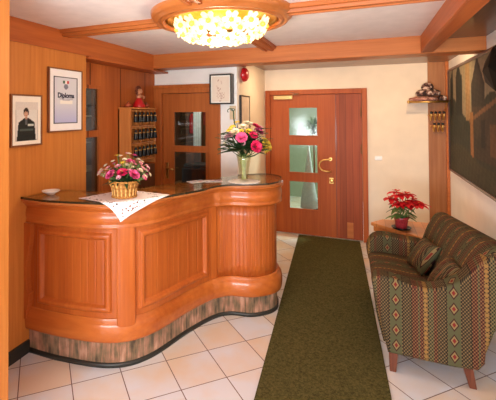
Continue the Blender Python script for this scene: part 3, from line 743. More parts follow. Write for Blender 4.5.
def text_mesh(name, body, size, loc, rot, mat, parent, ext=0.0006, bold=0):
    cu = bpy.data.curves.new(name, 'FONT'); cu.body = body; cu.size = size; cu.align_x = 'CENTER'; cu.extrude = ext; cu.offset = bold
    o = bpy.data.objects.new(name, cu); COL.objects.link(o)
    cu.materials.append(M[mat] if isinstance(mat, str) else mat)
    pl = Vector((0, 0, 0)); q = parent
    while q: pl += q.location; q = q.parent
    bpy.context.view_layer.update(); me = bpy.data.meshes.new_from_object(o.evaluated_get(bpy.context.evaluated_depsgraph_get()))
    me.transform(Matrix.Translation(Vector(loc) - pl) @ Euler(rot).to_matrix().to_4x4())
    bpy.data.objects.remove(o); m_ = bpy.data.objects.new(name, me); COL.objects.link(m_); m_.parent = parent
    return m_
RX = (PI / 2, 0, PI / 2)
M['ink'] = plain('dark_ink', (34, 34, 60), .6)
text_mesh('title_text', 'Diploma', .057, (XL + .0200, 2.5775, 1.885), RX, 'ink', df, bold=.0022)
bm = bm_new()
for k, (y, w2) in enumerate(((1.755, .08), (1.74, .10), (1.725, .07))): pass
bm.free()
# boxed frame on office wall (deep case)
bf = thing('shadow_box_frame', 'deep black shadow box frame with a pale drawing above the counter bouquet', 'picture', (-1.55, YA, 1.86))
bm = bm_new(); wall_frame(bm, 'Y', YA, -1.685, -1.415, 1.855, 2.205, .014, .11, -1); obj('case_frame', bm, 'frame_black', bf, bevel=.002)
bm = bm_new(); box(bm, -1.671, -1.429, YA - .09, YA, 1.869, 2.191); obj('backing_board', bm, 'mat_cream', bf)
def drawing(u, v):
    c = (236, 218, 198)
    d = math.hypot((u - .42) / .9, (v - .68) / 1.3)
    if .13 < d < .17 and math.sin(u * 31 + v * 11) > -.2: c = (196, 160, 140)
    if abs(u - .45 - .1 * math.sin(v * 9)) < .05 and v < .6 and math.sin(v * 60) > -.3: c = (204, 172, 152)
    if .25 < u < .75 and .12 < v < .38 and math.sin(u * 40) * math.sin(v * 50) > .2: c = (206, 168, 148)
    return c
painted('drawing_sheet', bf, (-1.655, YA - .092, 1.885), (.21, 0, 0), (0, 0, .29), 36, 48, drawing, 'paint')
# small notice
nt_ = thing('small_notice', 'small cream notice with a dark green oval emblem on the wall beside the office door', 'notice', (-1.435, YA, 1.70))
bm = bm_new(); box(bm, -1.47, -1.392, YA - .008, YA, 1.675, 1.835); obj('notice_board', bm, plain('notice_cream', (222, 196, 160), .6), nt_)
bm = bm_new(); lathe(bm, (-1.431, YA - .008, 1.79), [(.001, .003), (.028, .003), (.028, 0)], 24, sx=1, sy=.55, mtx=Matrix.Rotation(PI / 2, 3, 'X')); obj('oval_emblem', bm, plain('emblem_green', (32, 62, 48), .4), nt_)
bm = bm_new(); lathe(bm, (-1.431, YA - .0112, 1.79), [(.001, .001), (.019, .001), (.019, 0)], 24, sx=1, sy=.45, mtx=Matrix.Rotation(PI / 2, 3, 'X')); obj('oval_centre', bm, 'paper', nt_)
# narrow frame on side wall
nf = thing('narrow_framed_print', 'dark framed pale print on the side wall between bouquet and back door', 'picture', (XS, 4.69, 1.6))
bm = bm_new(); wall_frame(bm, 'X', XS, 4.50, 4.88, 1.52, 1.965, .016, .025); obj('picture_frame', bm, 'frame_black', nf)
bm = bm_new(); box(bm, XS, XS + .020, 4.516, 4.864, 1.536, 1.949); obj('print_sheet', bm, plain('print_beige', (226, 206, 186), .4, var=.12, vscale=14), nf)
# alarm bell
ab = thing('alarm_bell', 'round red alarm bell high on the side wall', 'alarm bell', (XS, 4.73, 2.2))
bm = bm_new(); lathe(bm, (XS, 4.60, 2.215), [(.001, .085), (.05, .08), (.078, .06), (.088, .03), (.085, .02), (.04, .015), (.04, 0)], 28, mtx=Matrix.Rotation(PI / 2, 3, 'Y')); obj('bell_dome', bm, 'red', ab, smooth=True)
bm = bm_new(); box(bm, XS, XS + .04, 4.58, 4.67, 2.31, 2.385); obj('bell_mount', bm, 'frame_brown', ab, bevel=.01)

# light switch
sw = thing('light_switch', 'small white double switch plate on the back wall right of the door', 'light switch', (0.15, YB, 1.14))
bm = bm_new(); box(bm, 0.108, 0.195, YB - .008, YB, 1.11, 1.165); obj('switch_plate', bm, 'white', sw, bevel=.003)
for x in (.13, .155):
    bm = bm_new(); box(bm, x, x + .019, YB - .013, YB - .008, 1.122, 1.153); obj('switch_rocker', bm, 'white', sw)

# big painting on right wall
pg = thing('landscape_painting', 'large dark landscape painting of a village lane on the right wall', 'painting', (XR, 4.4, 1.05))
PY0, PY1, PZ0, PZ1 = 3.25, 5.62, 1.045, 2.265
bm = bm_new(); wall_frame(bm, 'X', XR, PY0, PY1, PZ0, PZ1, .028, .035, -1); obj('picture_frame', bm, wood('frame_dark', (92, 52, 36), (56, 30, 22), 'Y', .3, .5), pg, bevel=.003)
random.seed(3)
blobs = [(random.random(), random.random(), random.uniform(.03, .12), random.uniform(-9, 9)) for _ in range(70)]
def lane(u, v):
    # u from far end (0) towards viewer (1)
    c = [54, 60, 44]
    sky = v > .62 + .10 * math.sin(u * 9 + 1)
    if sky: c = [176, 158, 126]
    if v > .55 + .0 and (.03 < u < .10 or .16 < u < .30) and v < .97 - .05 * math.sin(u * 50): c = [34, 40, 28]
    if .36 < u < .44 and v > .5: c = [186, 146, 98]
    if .46 < u < .66 and v > .40 and v < 1.02 - 1.1 * abs(u - .56) * 2.0: c = [50, 44, 34]
    # house with lit facade
    if .46 < u < .9 and .20 < v < .62: c = [74, 60, 44]
    if abs(v - (.50 + .42 * (u - .42))) < .018 and u > .42: c = [150, 104, 66]
    if .44 < u < .49 and .16 < v < .58: c = [186, 124, 66]
    if .60 < u < .66 and .30 < v < .52: c = [38, 30, 26]
    if .72 < u < .80 and .26 < v < .50: c = [120, 82, 52]
    if v < .22 + .06 * math.sin(u * 7): c = [70, 68, 42]
    for x, y, r, d in blobs:
        if (u - x) ** 2 + (v - y) ** 2 < r * r: c = [q + d * (.6 if i else 1) for i, q in enumerate(c)]
    n = 12 * math.sin(u * 91 + v * 57) * math.sin(v * 83 - u * 31)
    n += random.uniform(-9, 9)
    return tuple((q * .78 + n * .6) for q in c)
painted('canvas', pg, (XR - .022, PY1 - .028, PZ0 + .028), (0, -(PY1 - PY0 - .056), 0), (0, 0, PZ1 - PZ0 - .056), 120, 70, lane, attr_mat('oil_paint', .75, 0))
bm = bm_new(); box(bm, XR - .02, XR, PY0 + .02, PY1 - .02, PZ0 + .02, PZ1 - .02); obj('backing_board', bm, 'frame_black', pg)
random.seed(11)
# black wall fixture in front of the painting
wl = thing('wall_lamp', 'black angular wall lamp hanging in front of the painting at the right edge', 'wall lamp', (0.93, 3.5, 2.0))
bm = bm_new()
pts = [(.90, 3.88, 2.15), (.90, 3.50, 2.25), (.86, 3.50, 2.22), (.90, 3.30, 2.26), (.90, 3.74, 1.99), (.86, 3.70, 1.98), (.90, 3.62, 1.93), (.90, 3.50, 1.89), (.86, 3.45, 1.90), (.90, 3.25, 1.93), (.82, 3.45, 2.08), (.82, 3.60, 2.06)]
bmesh.ops.convex_hull(bm, input=[bm.verts.new(p) for p in pts])
obj('lamp_shade', bm, plain('black_lacquer', (7, 8, 9), .55, spec=.2), wl)
bm = bm_new(); tube(bm, catmull([(.955, 3.40, 2.32), (.93, 3.40, 2.32), (.90, 3.40, 2.29), (.89, 3.40, 2.22)], 6), .014); lathe(bm, (.96, 3.40, 2.32), [(.001, -.02), (.05, -.02), (.05, 0)], 16, mtx=Matrix.Rotation(PI / 2, 3, 'Y')); obj('lamp_arm', bm, 'black', wl)

# ------------------------------------------------------------------ COAT RACK
ck = thing('coat_rack', 'brass coat rack with a hat shelf and two rows of hooks in the right corner', 'coat rack', (0.72, YB, 1.88))
SZ = 1.875
for k, y in enumerate((5.50, 5.57, 5.64, 5.71, 5.77)):
    bm = bm_new(); tube(bm, [(0.50, y, SZ), (0.915, y, SZ)], .008 if k else .012); obj('shelf_rail', bm, 'brass', ck, smooth=True)
for x in (.905,):
    bm = bm_new(); tube(bm, [(x, 5.50, SZ), (x, 5.785, SZ), (x, 5.785, 1.70)], .009); tube(bm, [(x, 5.785, 1.72), (x, 5.52, SZ - .005)], .006); obj('shelf_bracket', bm, 'brass', ck, smooth=True)
bm = bm_new(); ball(bm, (.492, 5.50, SZ), .02); obj('end_knob', bm, 'brass', ck, smooth=True)
for zr, xs in ((1.70, (.755, .80, .845, .89)), (1.56, (.785, .83, .875))):
    bm = bm_new(); tube(bm, [(xs[0] - .03, 5.765, zr + .01), (.915, 5.765, zr + .01)], .007); obj('hook_rail', bm, 'brass', ck)
    for x in xs:
        bm = bm_new(); tube(bm, catmull([(x, 5.762, zr + .02), (x, 5.72, zr - .04), (x, 5.685, zr - .05), (x, 5.66, zr - .01), (x, 5.655, zr + .03)], 5), .010); h = obj('hook', bm, 'brass', ck, smooth=True)
        bm = bm_new(); ball(bm, (x, 5.655, zr + .042), .017, n=8, seg=12); obj('hook_knob', bm, 'black', h, smooth=True)
def fur_mat(name, a, b_, c, sc):
    m, nt, b = base_mat(name); N, L = nt.nodes, nt.links
    tc = N.new('ShaderNodeTexCoord'); n = N.new('ShaderNodeTexNoise'); n.inputs['Scale'].default_value = sc; n.inputs['Detail'].default_value = 2
    L.new(tc.outputs['Object'], n.inputs['Vector']); r = N.new('ShaderNodeValToRGB'); e = r.color_ramp.elements; r.color_ramp.interpolation = 'CONSTANT'
    e[0].color = lin(a); e[1].position = .47; e[1].color = lin(b_); k = e.new(.58); k.color = lin(c)
    L.new(n.outputs['Fac'], r.inputs['Fac']); L.new(r.outputs['Color'], b.inputs['Base Color']); b.inputs['Roughness'].default_value = .95
    return m
def lump(name, parent, c, r, sx, sy, sz, mat, cut=None):
    bm = bm_new(); ball(bm, c, r, sx, sy, sz, 12, 20, .07)
    if cut is not None:
        for v in bm.verts: v.co.z = max(v.co.z, cut)
    return obj(name, bm, mat, parent, smooth=True)
fm1 = fur_mat('patchy_fur', (46, 30, 28), (120, 84, 74), (206, 182, 168), 22)
fm2 = fur_mat('pink_knit', (160, 104, 92), (196, 146, 130), (120, 76, 66), 26)
ht = thing('fur_hat', 'patchy dark and pale fur hat on the folded scarf on the shelf', 'hat', (.70, 5.62, SZ + .082))
lump('hat_brim', ht, (.715, 5.62, SZ + .105), .12, 1.15, .9, .5, fm1, SZ + .082)
lump('hat_crown', ht, (.71, 5.62, SZ + .185), .062, 1.1, 1, .9, fm1)
sc_ = thing('folded_scarf', 'pinkish brown knitted scarf folded on the left of the hat shelf', 'scarf', (.68, 5.62, SZ + .01))
lump('scarf_fold', sc_, (.67, 5.63, SZ + .035), .13, 1.25, .9, .30, fm2, SZ + .012)
gl = thing('fur_glove_pair', 'dark fur gloves piled at the right end of the hat shelf', 'gloves', (.87, 5.62, SZ + .01))
lump('glove', gl, (.872, 5.57, SZ + .045), .04, 1.0, 1.6, .8, fm1, SZ + .012)
lump('glove', gl, (.872, 5.68, SZ + .05), .04, 1.0, 1.4, .9, fm1)

# ------------------------------------------------------------------ CARPET RUNNER
bm = bm_new()
def lerp(a, b, t): return a + (b - a) * t
g = []
for j in range(61):
    t = j / 60; y = lerp(5.77, -1.6, t)
    xl_ = lerp(-0.90, -0.64, (5.77 - y) / (5.77 - 2.3)) if True else 0
    xr_ = lerp(-0.09, 0.125, (5.77 - y) / (5.77 - 2.7))
    if y < 2.3: xl_ = lerp(-0.64, -0.64, 0)
    if y < 2.7: xr_ = 0.125
    g.append([bm.verts.new((lerp(xl_, xr_, i / 6), y, .010)) for i in range(7)])
for a, b in zip(g, g[1:]):
    for i in range(6): bm.faces.new((a[i], a[i + 1], b[i + 1], b[i]))
bmesh.ops.recalc_face_normals(bm, faces=bm.faces)
ex = bmesh.ops.extrude_face_region(bm, geom=bm.faces[:])
for v in [q for q in ex['geom'] if isinstance(q, bmesh.types.BMVert)]: v.co.z = .001
tag(obj('carpet_runner', bm, 'carpet'), 'long dark olive green carpet runner from the back door along the counter', 'carpet')

# ------------------------------------------------------------------ RECEPTION COUNTER
PP = [(-2.32, 2.205), (-2.0, 2.215), (-1.64, 2.285), (-1.45, 2.47), (-1.325, 2.885), (-1.215, 3.16), (-1.105, 3.275), (-.935, 3.315), (-.83, 3.39), (-.765, 3.49), (-.76, 3.60), (-.80, 3.72), (-.92, 3.80), (-1.08, 3.78)]
path = [Vector((p.x, p.y)) for p in catmull([(x, y, 0) for x, y in PP], 40)]
S = [0]
for a, b in zip(path, path[1:]): S.append(S[-1] + (b - a).length)
def at_s(s):
    s = max(0, min(S[-1], s)); lo, hi = 0, len(S) - 1
    while hi - lo > 1:
        m = (lo + hi) // 2
        if S[m] <= s: lo = m
        else: hi = m
    t = (s - S[lo]) / (S[hi] - S[lo]); p = path[lo].lerp(path[hi], t)
    a = path[max(0, lo - 5)]; b = path[min(len(path) - 1, hi + 5)]; d = (b - a).normalized()
    return p, Vector((d.y, -d.x))       # outward (towards the room)
SE = S[-1]
def sweep(name, parent, s0, s1, z0, z1, off, mat, ds=.008, dz=.008, back=-.035, label=None, smooth=True):
    ns = max(2, int((s1 - s0) / ds)); nz = max(2, int((z1 - z0) / dz))
    bm = bm_new(); Fr, Bk = [], []
    for i in range(ns + 1):
        s = s0 + (s1 - s0) * i / ns; p, n = at_s(s); fr, bk = [], []
        for j in range(nz + 1):
            z = z0 + (z1 - z0) * j / nz; d = off(s, z)
            fr.append(bm.verts.new((p.x + n.x * d, p.y + n.y * d, z)))
        for z in (z0, z1): bk.append(bm.verts.new((p.x + n.x * back, p.y + n.y * back, z)))
        Fr.append(fr); Bk.append(bk)
    for i in range(ns):
        for j in range(nz): bm.faces.new((Fr[i][j], Fr[i + 1][j], Fr[i + 1][j + 1], Fr[i][j + 1]))
        bm.faces.new((Bk[i][0], Bk[i][1], Bk[i + 1][1], Bk[i + 1][0]))
        bm.faces.new((Fr[i][0], Bk[i][0], Bk[i + 1][0], Fr[i + 1][0]))
        bm.faces.new((Fr[i][nz], Fr[i + 1][nz], Bk[i + 1][1], Bk[i][1]))
    bm.faces.new([Fr[0][j] for j in range(nz + 1)] + [Bk[0][1], Bk[0][0]])
    bm.faces.new([Fr[ns][j] for j in range(nz, -1, -1)] + [Bk[ns][0], Bk[ns][1]])
    o = obj(name, bm, mat, parent, smooth=False, label=label)
    if smooth:
        for p in o.data.polygons: p.use_smooth = True
        for p in o.data.polygons:
            if len(p.vertices) > 4: p.use_smooth = False
    return o
def sm(a, b, x):
    t = max(0, min(1, (x - a) / (b - a))); return t * t * (3 - 2 * t)
ctr = thing('reception_counter', 'curved orange wood reception counter with panelled front and ribbed stone plinth', 'reception counter', (-1.6, 2.6, 0))
# plinth and black base strip
sweep('base_strip', ctr, 0, SE, 0.0, .028, lambda s, z: .012, 'dark', dz=.02)
sweep('stone_plinth', ctr, 0, SE, .028, .185, lambda s, z: -.004 + .002 * math.sin(s * 2 * PI / .012), 'plinth', ds=.003, dz=.05, smooth=False)
def rail_off(s, z):
    t = (z - .18) / .15
    e = .012 if s > 1.72 else 0
    o = .034 * math.sin(PI * min(1, .15 + t * .85)) ** .6 if 0 < t < 1 else 0
    return .004 + e + o * (.6 if t > .8 else 1)
sweep('bottom_rail', ctr, 0, SE, .18, .335, lambda s, z: .006 + (.012 if s > 1.74 else .012 * sm(1.66, 1.74, s)) + .030 * (1 - abs((z - .235) / .10) ** 2.2 if z < .325 else .0) * (1 if z < .31 else .6), 'counter_h')
def frieze_off(s, z):
    e = .020 * sm(1.68, 1.74, s)
    if z > 1.10: return .058 - .0 + e * .3
    if z > 1.075: return .050 - .020 * (1.10 - z) / .025 + e * .5
    o = .018 + .012 * math.sin(PI * (z - .965) / .11)
    if z < .978: o = .028
    return o + e
sweep('frieze', ctr, 0, SE, .955, 1.118, frieze_off, 'counter_h')
def panel_off(a, b, z0, z1):
    def f(s, z):
        d = min(s - a, b - s, z - z0, z1 - z)      # distance inside the outer frame edge
        if d < 0: return .006
        if d < .012: return .006 + .016 * sm(0, .012, d)
        if d < .040: return .022 - .006 * math.sin(PI * (d - .012) / .028) * 0 + .004 * math.sin(PI * (d - .012) / .028)
        if d < .052: return .022 - .026 * sm(.040, .052, d)
        if d < .060: return -.004
        k = (s % .058) / .058
        return -.002 - .0025 * (1 if k < .08 else 0)
    return f
sweep('front_panel', ctr, .075, .735, .335, .955, panel_off(.105, .700, .375, .925), 'counter', ds=.004, dz=.006)
sweep('pilaster', ctr, .735, .855, .26, .965, lambda s, z: .030 - .004 * (abs((s - .795) / .06) ** 6), 'counter', ds=.006)
sweep('front_panel', ctr, .855, 1.665, .335, .955, panel_off(.885, 1.630, .375, .925), 'counter', ds=.004, dz=.006)
sweep('corner_stile', ctr, 1.665, 1.735, .335, .955, lambda s, z: .004, 'counter')
sweep('tambour_front', ctr, 1.735, SE, .335, .955, lambda s, z: -.002 - (.0035 if (s % .034) < .004 else 0), 'counter', ds=.002, dz=.1)
# scrolled bracket against the wall
def scroll_off(s, z):
    wv = .048 + .020 * math.cos((z - .90) / .62 * 2 * PI) if z > .45 else .060 - .03 * sm(.45, .26, z)
    return .046 if s < wv else .004
sweep('scroll_bracket', ctr, 0, .075, .26, .955, lambda s, z: scroll_off(s, z), 'counter', ds=.003, dz=.01, smooth=False)
# top
TOPF = [(-2.31, 2.13), (-2.11, 2.115), (-1.95, 2.13), (-1.69, 2.185), (-1.555, 2.235), (-1.41, 2.42), (-1.33, 2.59), (-1.20, 2.86), (-1.165, 3.02), (-1.09, 3.14), (-.98, 3.205), (-.86, 3.265), (-.765, 3.35), (-.715, 3.48), (-.715, 3.60), (-.75, 3.74), (-.84, 3.83), (-.95, 3.835), (-1.15, 3.68)]
TOPB = [(-1.15, 3.68), (-1.30, 3.43), (-1.42, 3.24), (-1.57, 3.02), (-1.70, 2.76), (-1.88, 2.56), (-2.08, 2.50), (-2.31, 2.49)]
tf = [(p.x, p.y) for p in catmull([(x, y, 0) for x, y in TOPF], 10)]
tb = [(p.x, p.y) for p in catmull([(x, y, 0) for x, y in TOPB], 6)]
outline = tf + tb[1:]
bm = bm_new(); prism_xy(bm, outline, 1.118, 1.142); obj('countertop', bm, 'counter_top', ctr, bevel=.005)
M['green_glass'] = glass_mat('counter_glass', (244, 248, 238), .03, .10)
def inset(poly, d):
    o = []; n = len(poly)
    for i in range(n):
        a = Vector(poly[i - 1]); b = Vector(poly[(i + 1) % n]); t = (b - a)
        if t.length < 1e-6: o.append(poly[i]); continue
        t.normalize(); o.append((poly[i][0] - t.y * d * -1 * -1, poly[i][1] + t.x * d))
    return o
bm = bm_new(); prism_xy(bm, [(max(-2.305, x), y) for x, y in inset(outline, .004)], 1.142, 1.15)
M['glass_top'] = plain('glass_top', (150, 96, 56), .06, coat=1.0, var=.25, vscale=8)
obj('glass_top', bm, 'green_glass', ctr)
bm = bm_new()
prev = None
n_ = len(tf); ring = []
for i in range(n_):
    a = Vector(tf[max(0, i - 1)]); b = Vector(tf[min(n_ - 1, i + 1)]); d = (b - a).normalized(); nn = Vector((d.y, -d.x)); p = Vector(tf[i])
    q0 = p + nn * .001; q1 = p + nn * .006
    ring.append([bm.verts.new((max(-2.305, q.x), q.y, z)) for q, z in ((q0, 1.136), (q1, 1.136), (q1, 1.151), (q0, 1.151))])
for A, B in zip(ring, ring[1:]):
    for k in range(4): bm.faces.new((A[k], A[(k + 1) % 4], B[(k + 1) % 4], B[k]))
bm.faces.new(ring[0]); bm.faces.new(ring[-1][::-1])
obj('top_edge', bm, plain('dark_edge', (52, 44, 28), .2, coat=.6), ctr)
# staff-side board and work shelf
bm = bm_new()
for a, b in zip(tb, tb[1:]):
    a, b = Vector(a), Vector(b); d = (b - a).normalized(); n2 = Vector((-d.y, d.x))
    v = [bm.verts.new((p.x, p.y, z)) for p in (a + n2 * .06, b + n2 * .06, b + n2 * .08, a + n2 * .08) for z in (0.0, 1.118)]
    for f in ((0, 1, 3, 2), (2, 3, 5, 4), (4, 5, 7, 6), (6, 7, 1, 0), (1, 7, 5, 3), (0, 2, 4, 6)): bm.faces.new([v[k] for k in f])
obj('staff_side_board', bm, 'counter', ctr)

# ------------------------------------------------------------------ THINGS ON THE COUNTER
ZT = 1.1515
# white dish
dz_ = thing('white_dish', 'small shallow white ceramic dish at the left end of the counter', 'dish', (-2.17, 2.28, ZT))
bm = bm_new(); lathe(bm, (-2.17, 2.28, ZT), [(.001, 0), (.03, 0), (.034, .006), (.062, .022), (.066, .028), (.06, .028), (.032, .012), (.001, .009)], 32); obj('dish_body', bm, 'white', dz_, smooth=True)
# lace cloth
tfv = [Vector(p) for p in tf]
def cloth_point(x, y, lift):
    p = Vector((x, y)); best = None
    for a, b in zip(tfv[:-1], tfv[1:]):
        ab = b - a; t = max(0, min(1, (p - a).dot(ab) / max(1e-9, ab.length_squared))); c = a + ab * t; d = (p - c).length
        if best is None or d < best[0]: best = (d, c, ab)
    d, c, ab = best; n = Vector((ab.y, -ab.x)).normalized(); side = (p - c).dot(n)
    if side <= -.004: return Vector((x, y, ZT + lift))
    e = d if side > 0 else 0
    return Vector((c.x + n.x * (.009 + lift + .010 * min(1, e / .05)), c.y + n.y * (.009 + lift + .010 * min(1, e / .05)), ZT + lift - e))
def lace_mat():
    m, nt, b = base_mat('lace_cloth'); N, L = nt.nodes, nt.links
    uv = N.new('ShaderNodeUVMap'); sp = N.new('ShaderNodeSeparateXYZ'); L.new(uv.outputs[0], sp.inputs[0])
    def math_(op, a, bb=None):
        n = N.new('ShaderNodeMath'); n.operation = op
        for i, v in enumerate((a, bb)):
            if v is None: continue
            if isinstance(v, (int, float)): n.inputs[i].default_value = v
            else: L.new(v, n.inputs[i])
        return n.outputs[0]
    def ed(a): return math_('MINIMUM', a, math_('SUBTRACT', 1.0, a))
    d = math_('MINIMUM', ed(sp.outputs[0]), ed(sp.outputs[1]))
    band = math_('MULTIPLY', math_('GREATER_THAN', d, .045), math_('LESS_THAN', d, .14))
    vo = N.new('ShaderNodeTexVoronoi'); vo.inputs['Scale'].default_value = 23; L.new(uv.outputs[0], vo.inputs['Vector'])
    hole = math_('MULTIPLY', math_('LESS_THAN', vo.outputs['Distance'], .36), band)
    b.inputs['Base Color'].default_value = lin((244, 232, 232)); b.inputs['Roughness'].default_value = .9
    L.new(math_('SUBTRACT', 1.0, math_('MULTIPLY', hole, .95)), b.inputs['Alpha'])
    return m
bm = bm_new(); uvl = bm.loops.layers.uv.new('UVMap')
c0, e1, e2 = Vector((-1.60, 2.425)), Vector((.5, .35)).normalized(), None
Lc, Rc = Vector((-1.875, 2.235)), Vector((-1.335, 2.585)); mid = (Lc + Rc) / 2; half = (Rc - Lc) / 2; perp = Vector((half.y, -half.x))
Fc, Bc = mid + perp * .93, mid - perp * .8
nG = 44; g = []
for j in range(nG + 1):
    row = []
    for i in range(nG + 1):
        u, v = i / nG, j / nG       # u: F->R , v: F->L
        p = Fc * (1 - u) * (1 - v) + Rc * u * (1 - v) + Lc * (1 - u) * v + Bc * u * v
        row.append((bm.verts.new(cloth_point(p.x, p.y, .002 + .0008 * math.sin(i * .9) * math.sin(j * .8))), u, v))
    g.append(row)
for j in range(nG):
    for i in range(nG):
        q = (g[j][i], g[j][i + 1], g[j + 1][i + 1], g[j + 1][i]); f = bm.faces.new([k[0] for k in q])
        for lp, k in zip(f.loops, q): lp[uvl].uv = (k[1], k[2])
tag(obj('lace_cloth', bm, lace_mat(), smooth=True), 'white lace edged cloth under the flower basket, one corner hanging over the counter edge', 'tablecloth')

# flower builders
def rose(bm, c, r, up, layers=4, seed=0):
    rnd = random.Random(seed); up = Vector(up).normalized(); q = up.to_track_quat('Z', 'Y').to_matrix(); c = Vector(c)
    for L_ in range(layers):
        t = (L_ + 1) / layers; n = 4 + L_ * 2; tilt = lerp(.15, 1.25, t); pl = r * lerp(.55, 1.0, t); wdt = r * lerp(.35, .62, t)
        for k in range(n):
            a = 2 * PI * (k + .5 * (L_ % 2)) / n + rnd.uniform(-.15, .15)
            d = Vector((math.sin(tilt) * math.cos(a), math.sin(tilt) * math.sin(a), math.cos(tilt))); s = Vector((-math.sin(a), math.cos(a), 0))
            nrm = d.cross(s)
            pts = []
            for i, (ll, ww, cup) in enumerate(((0.05, .25, 0), (.5, 1, .10), (.85, .9, .04), (1.0, .35, -.06))):
                for sg in (-1, 0, 1):
                    pts.append(bm.verts.new(c + q @ (d * pl * ll + s * wdt * .6 * ww * sg + nrm * r * (cup - (.14 if sg == 0 else 0) * ww))))
            for i in range(3):
                for j in range(2): bm.faces.new((pts[i * 3 + j], pts[i * 3 + j + 1], pts[i * 3 + j + 4], pts[i * 3 + j + 3]))
def lily(bm, c, r, up, n=6, wd=.3, seed=0):
    rnd = random.Random(seed); up = Vector(up).normalized(); q = up.to_track_quat('Z', 'Y').to_matrix(); c = Vector(c)
    for k in range(n):
        a = 2 * PI * k / n + rnd.uniform(-.1, .1); pts = []
        for i, (ll, ww, el) in enumerate(((0, .15, 1.2), (.35, .8, .9), (.7, 1, .6), (.9, .6, .35), (1.05, .05, .15))):
            d = Vector((math.cos(el) * math.cos(a), math.cos(el) * math.sin(a), math.sin(el)))
            s = Vector((-math.sin(a), math.cos(a), 0))
            for sg in (-1, 0, 1): pts.append(bm.verts.new(c + q @ (d * r * ll + s * r * wd * ww * sg - Vector((0, 0, .06 * r if sg == 0 else 0)))))
        for i in range(4):
            for j in range(2): bm.faces.new((pts[i * 3 + j], pts[i * 3 + j + 1], pts[i * 3 + j + 4], pts[i * 3 + j + 3]))
def leafq(bm, o_, d_, L_, wd, droop=.2):
    o_, d_ = Vector(o_), Vector(d_).normalized(); s = d_.cross(Vector((0, 0, 1)))
    s = s.normalized() if s.length > .01 else Vector((1, 0, 0)); pts = []
    for t, ww in ((0, .1), (.3, .85), (.6, 1), (.85, .5), (1, .04)):
        p = o_ + d_ * L_ * t - Vector((0, 0, droop * L_ * t * t))
        for sg in (-1, 0, 1): pts.append(bm.verts.new(p + s * wd * ww * sg * .5 - Vector((0, 0, .12 * wd if sg == 0 else 0))))
    for i in range(4):
        for j in range(2): bm.faces.new((pts[i * 3 + j], pts[i * 3 + j + 1], pts[i * 3 + j + 4], pts[i * 3 + j + 3]))

# camera-facing right vector for laying out arrangements (world axes of the view of someone at the entrance)
RV = Vector((math.cos(-yw) * 1, math.sin(-yw) * 1, 0)); RV = Vector((math.cos(math.radians(23.2)), math.sin(math.radians(23.2)), 0)); FV = Vector((-RV.y, RV.x, 0))
def place(c, r_, u_, f_): return Vector(c) + RV * r_ + Vector((0, 0, u_)) - FV * f_

# flower basket
BC = (-1.60, 2.40, ZT + .004)
fb = thing('flower_basket', 'wicker basket of pink roses and cream blooms on the lace cloth', 'flower basket', BC)
bm = bm_new()
nst = 18
def bprof(t): return .080 + .024 * t - .006 * math.sin(PI * t)
for k in range(14):
    z = .006 + k * .0078; pts = []
    for i in range(nst * 2):
        a = PI * i / nst; rr = bprof(k / 13) + (.0055 if (i // 1 + k // 2) % 2 else -.0055)
        pts.append((BC[0] + rr * math.cos(a), BC[1] + rr * math.sin(a), BC[2] + z))
    tube(bm, pts, .0036, 5, closed=True)
wb = obj('basket_body', bm, 'wicker', fb, smooth=True)
bm = bm_new()
for i in range(nst):
    a = 2 * PI * (i + .5) / nst
    tube(bm, [(BC[0] + bprof(t) * math.cos(a), BC[1] + bprof(t) * math.sin(a), BC[2] + .004 + .106 * t) for t in (0, .5, 1)], .0062, 6)
obj('basket_stakes', bm, plain('pale_wicker', (222, 172, 98), .6, var=.2), wb)
bm = bm_new(); 
for rr, z in ((.086, .006), (.105, .114)):
    for ph in (0, PI):
        tube(bm, [(BC[0] + (rr + .003 * math.cos(12 * a + ph)) * math.cos(a), BC[1] + (rr + .003 * math.cos(12 * a + ph)) * math.sin(a), BC[2] + z + .004 * math.sin(12 * a + ph)) for a in [2 * PI * i / 72 for i in range(72)]], .005, 5, closed=True)
obj('basket_rim', bm, 'wicker', wb, smooth=True)
bm = bm_new(); lathe(bm, BC, [(.001, .002), (.074, .002), (.090, .10), (.088, .10), (.070, .012), (.001, .012)], 24); obj('weave_gap_shade', bm, plain('basket_shadow', (88, 52, 26), .8), wb)  # dark inner shell that paints the shade in the weave gaps
bm = bm_new(); lathe(bm, BC, [(.001, .075), (.07, .075), (.085, .10), (.06, .13), (.001, .14)], 20); obj('moss_filling', bm, 'leaf', fb)
spec = [  # right, up, front, radius, mat, type
 (-.080, .165, .08, .056, 'pink', 'rose'), (.002, .18, .085, .054, 'magenta', 'rose'), (.080, .165, .075, .060, 'pink', 'rose'), (.045, .245, .02, .052, 'pink', 'rose'),
 (-.035, .22, .05, .034, 'palepink', 'rose'), (.045, .19, .06, .030, 'palepink', 'rose'), (-.11, .205, .03, .032, 'palepink', 'rose'), (.135, .20, .02, .03, 'palepink', 'rose'),
 (-.08, .25, 0, .034, 'cream', 'lily'), (-.03, .285, -.02, .034, 'cream', 'lily'), (.03, .30, -.03, .03, 'cream', 'lily'), (.10, .26, -.02, .034, 'cream', 'lily'), (-.13, .16, .04, .03, 'cream', 'lily'), (.15, .15, .04, .034, 'cream', 'lily'),
 (-.165, .19, .01, .026, 'cream', 'lily'), (.17, .215, 0, .026, 'palepink', 'lily'), (.0, .25, .03, .028, 'yellow', 'lily'), (.07, .29, -.02, .028, 'pink', 'rose'), (-.02, .15, .10, .026, 'palepink', 'rose'), (.12, .24, .03, .026, 'palepink', 'rose'), (-.06, .295, -.04, .022, 'yellow', 'lily')]
spec = [(a, b, c_, (.026 if (m_ == 'cream') else d), m_, 'rose' if m_ == 'cream' else t) for a, b, c_, d, m_, t in spec]
rq = random.Random(77)
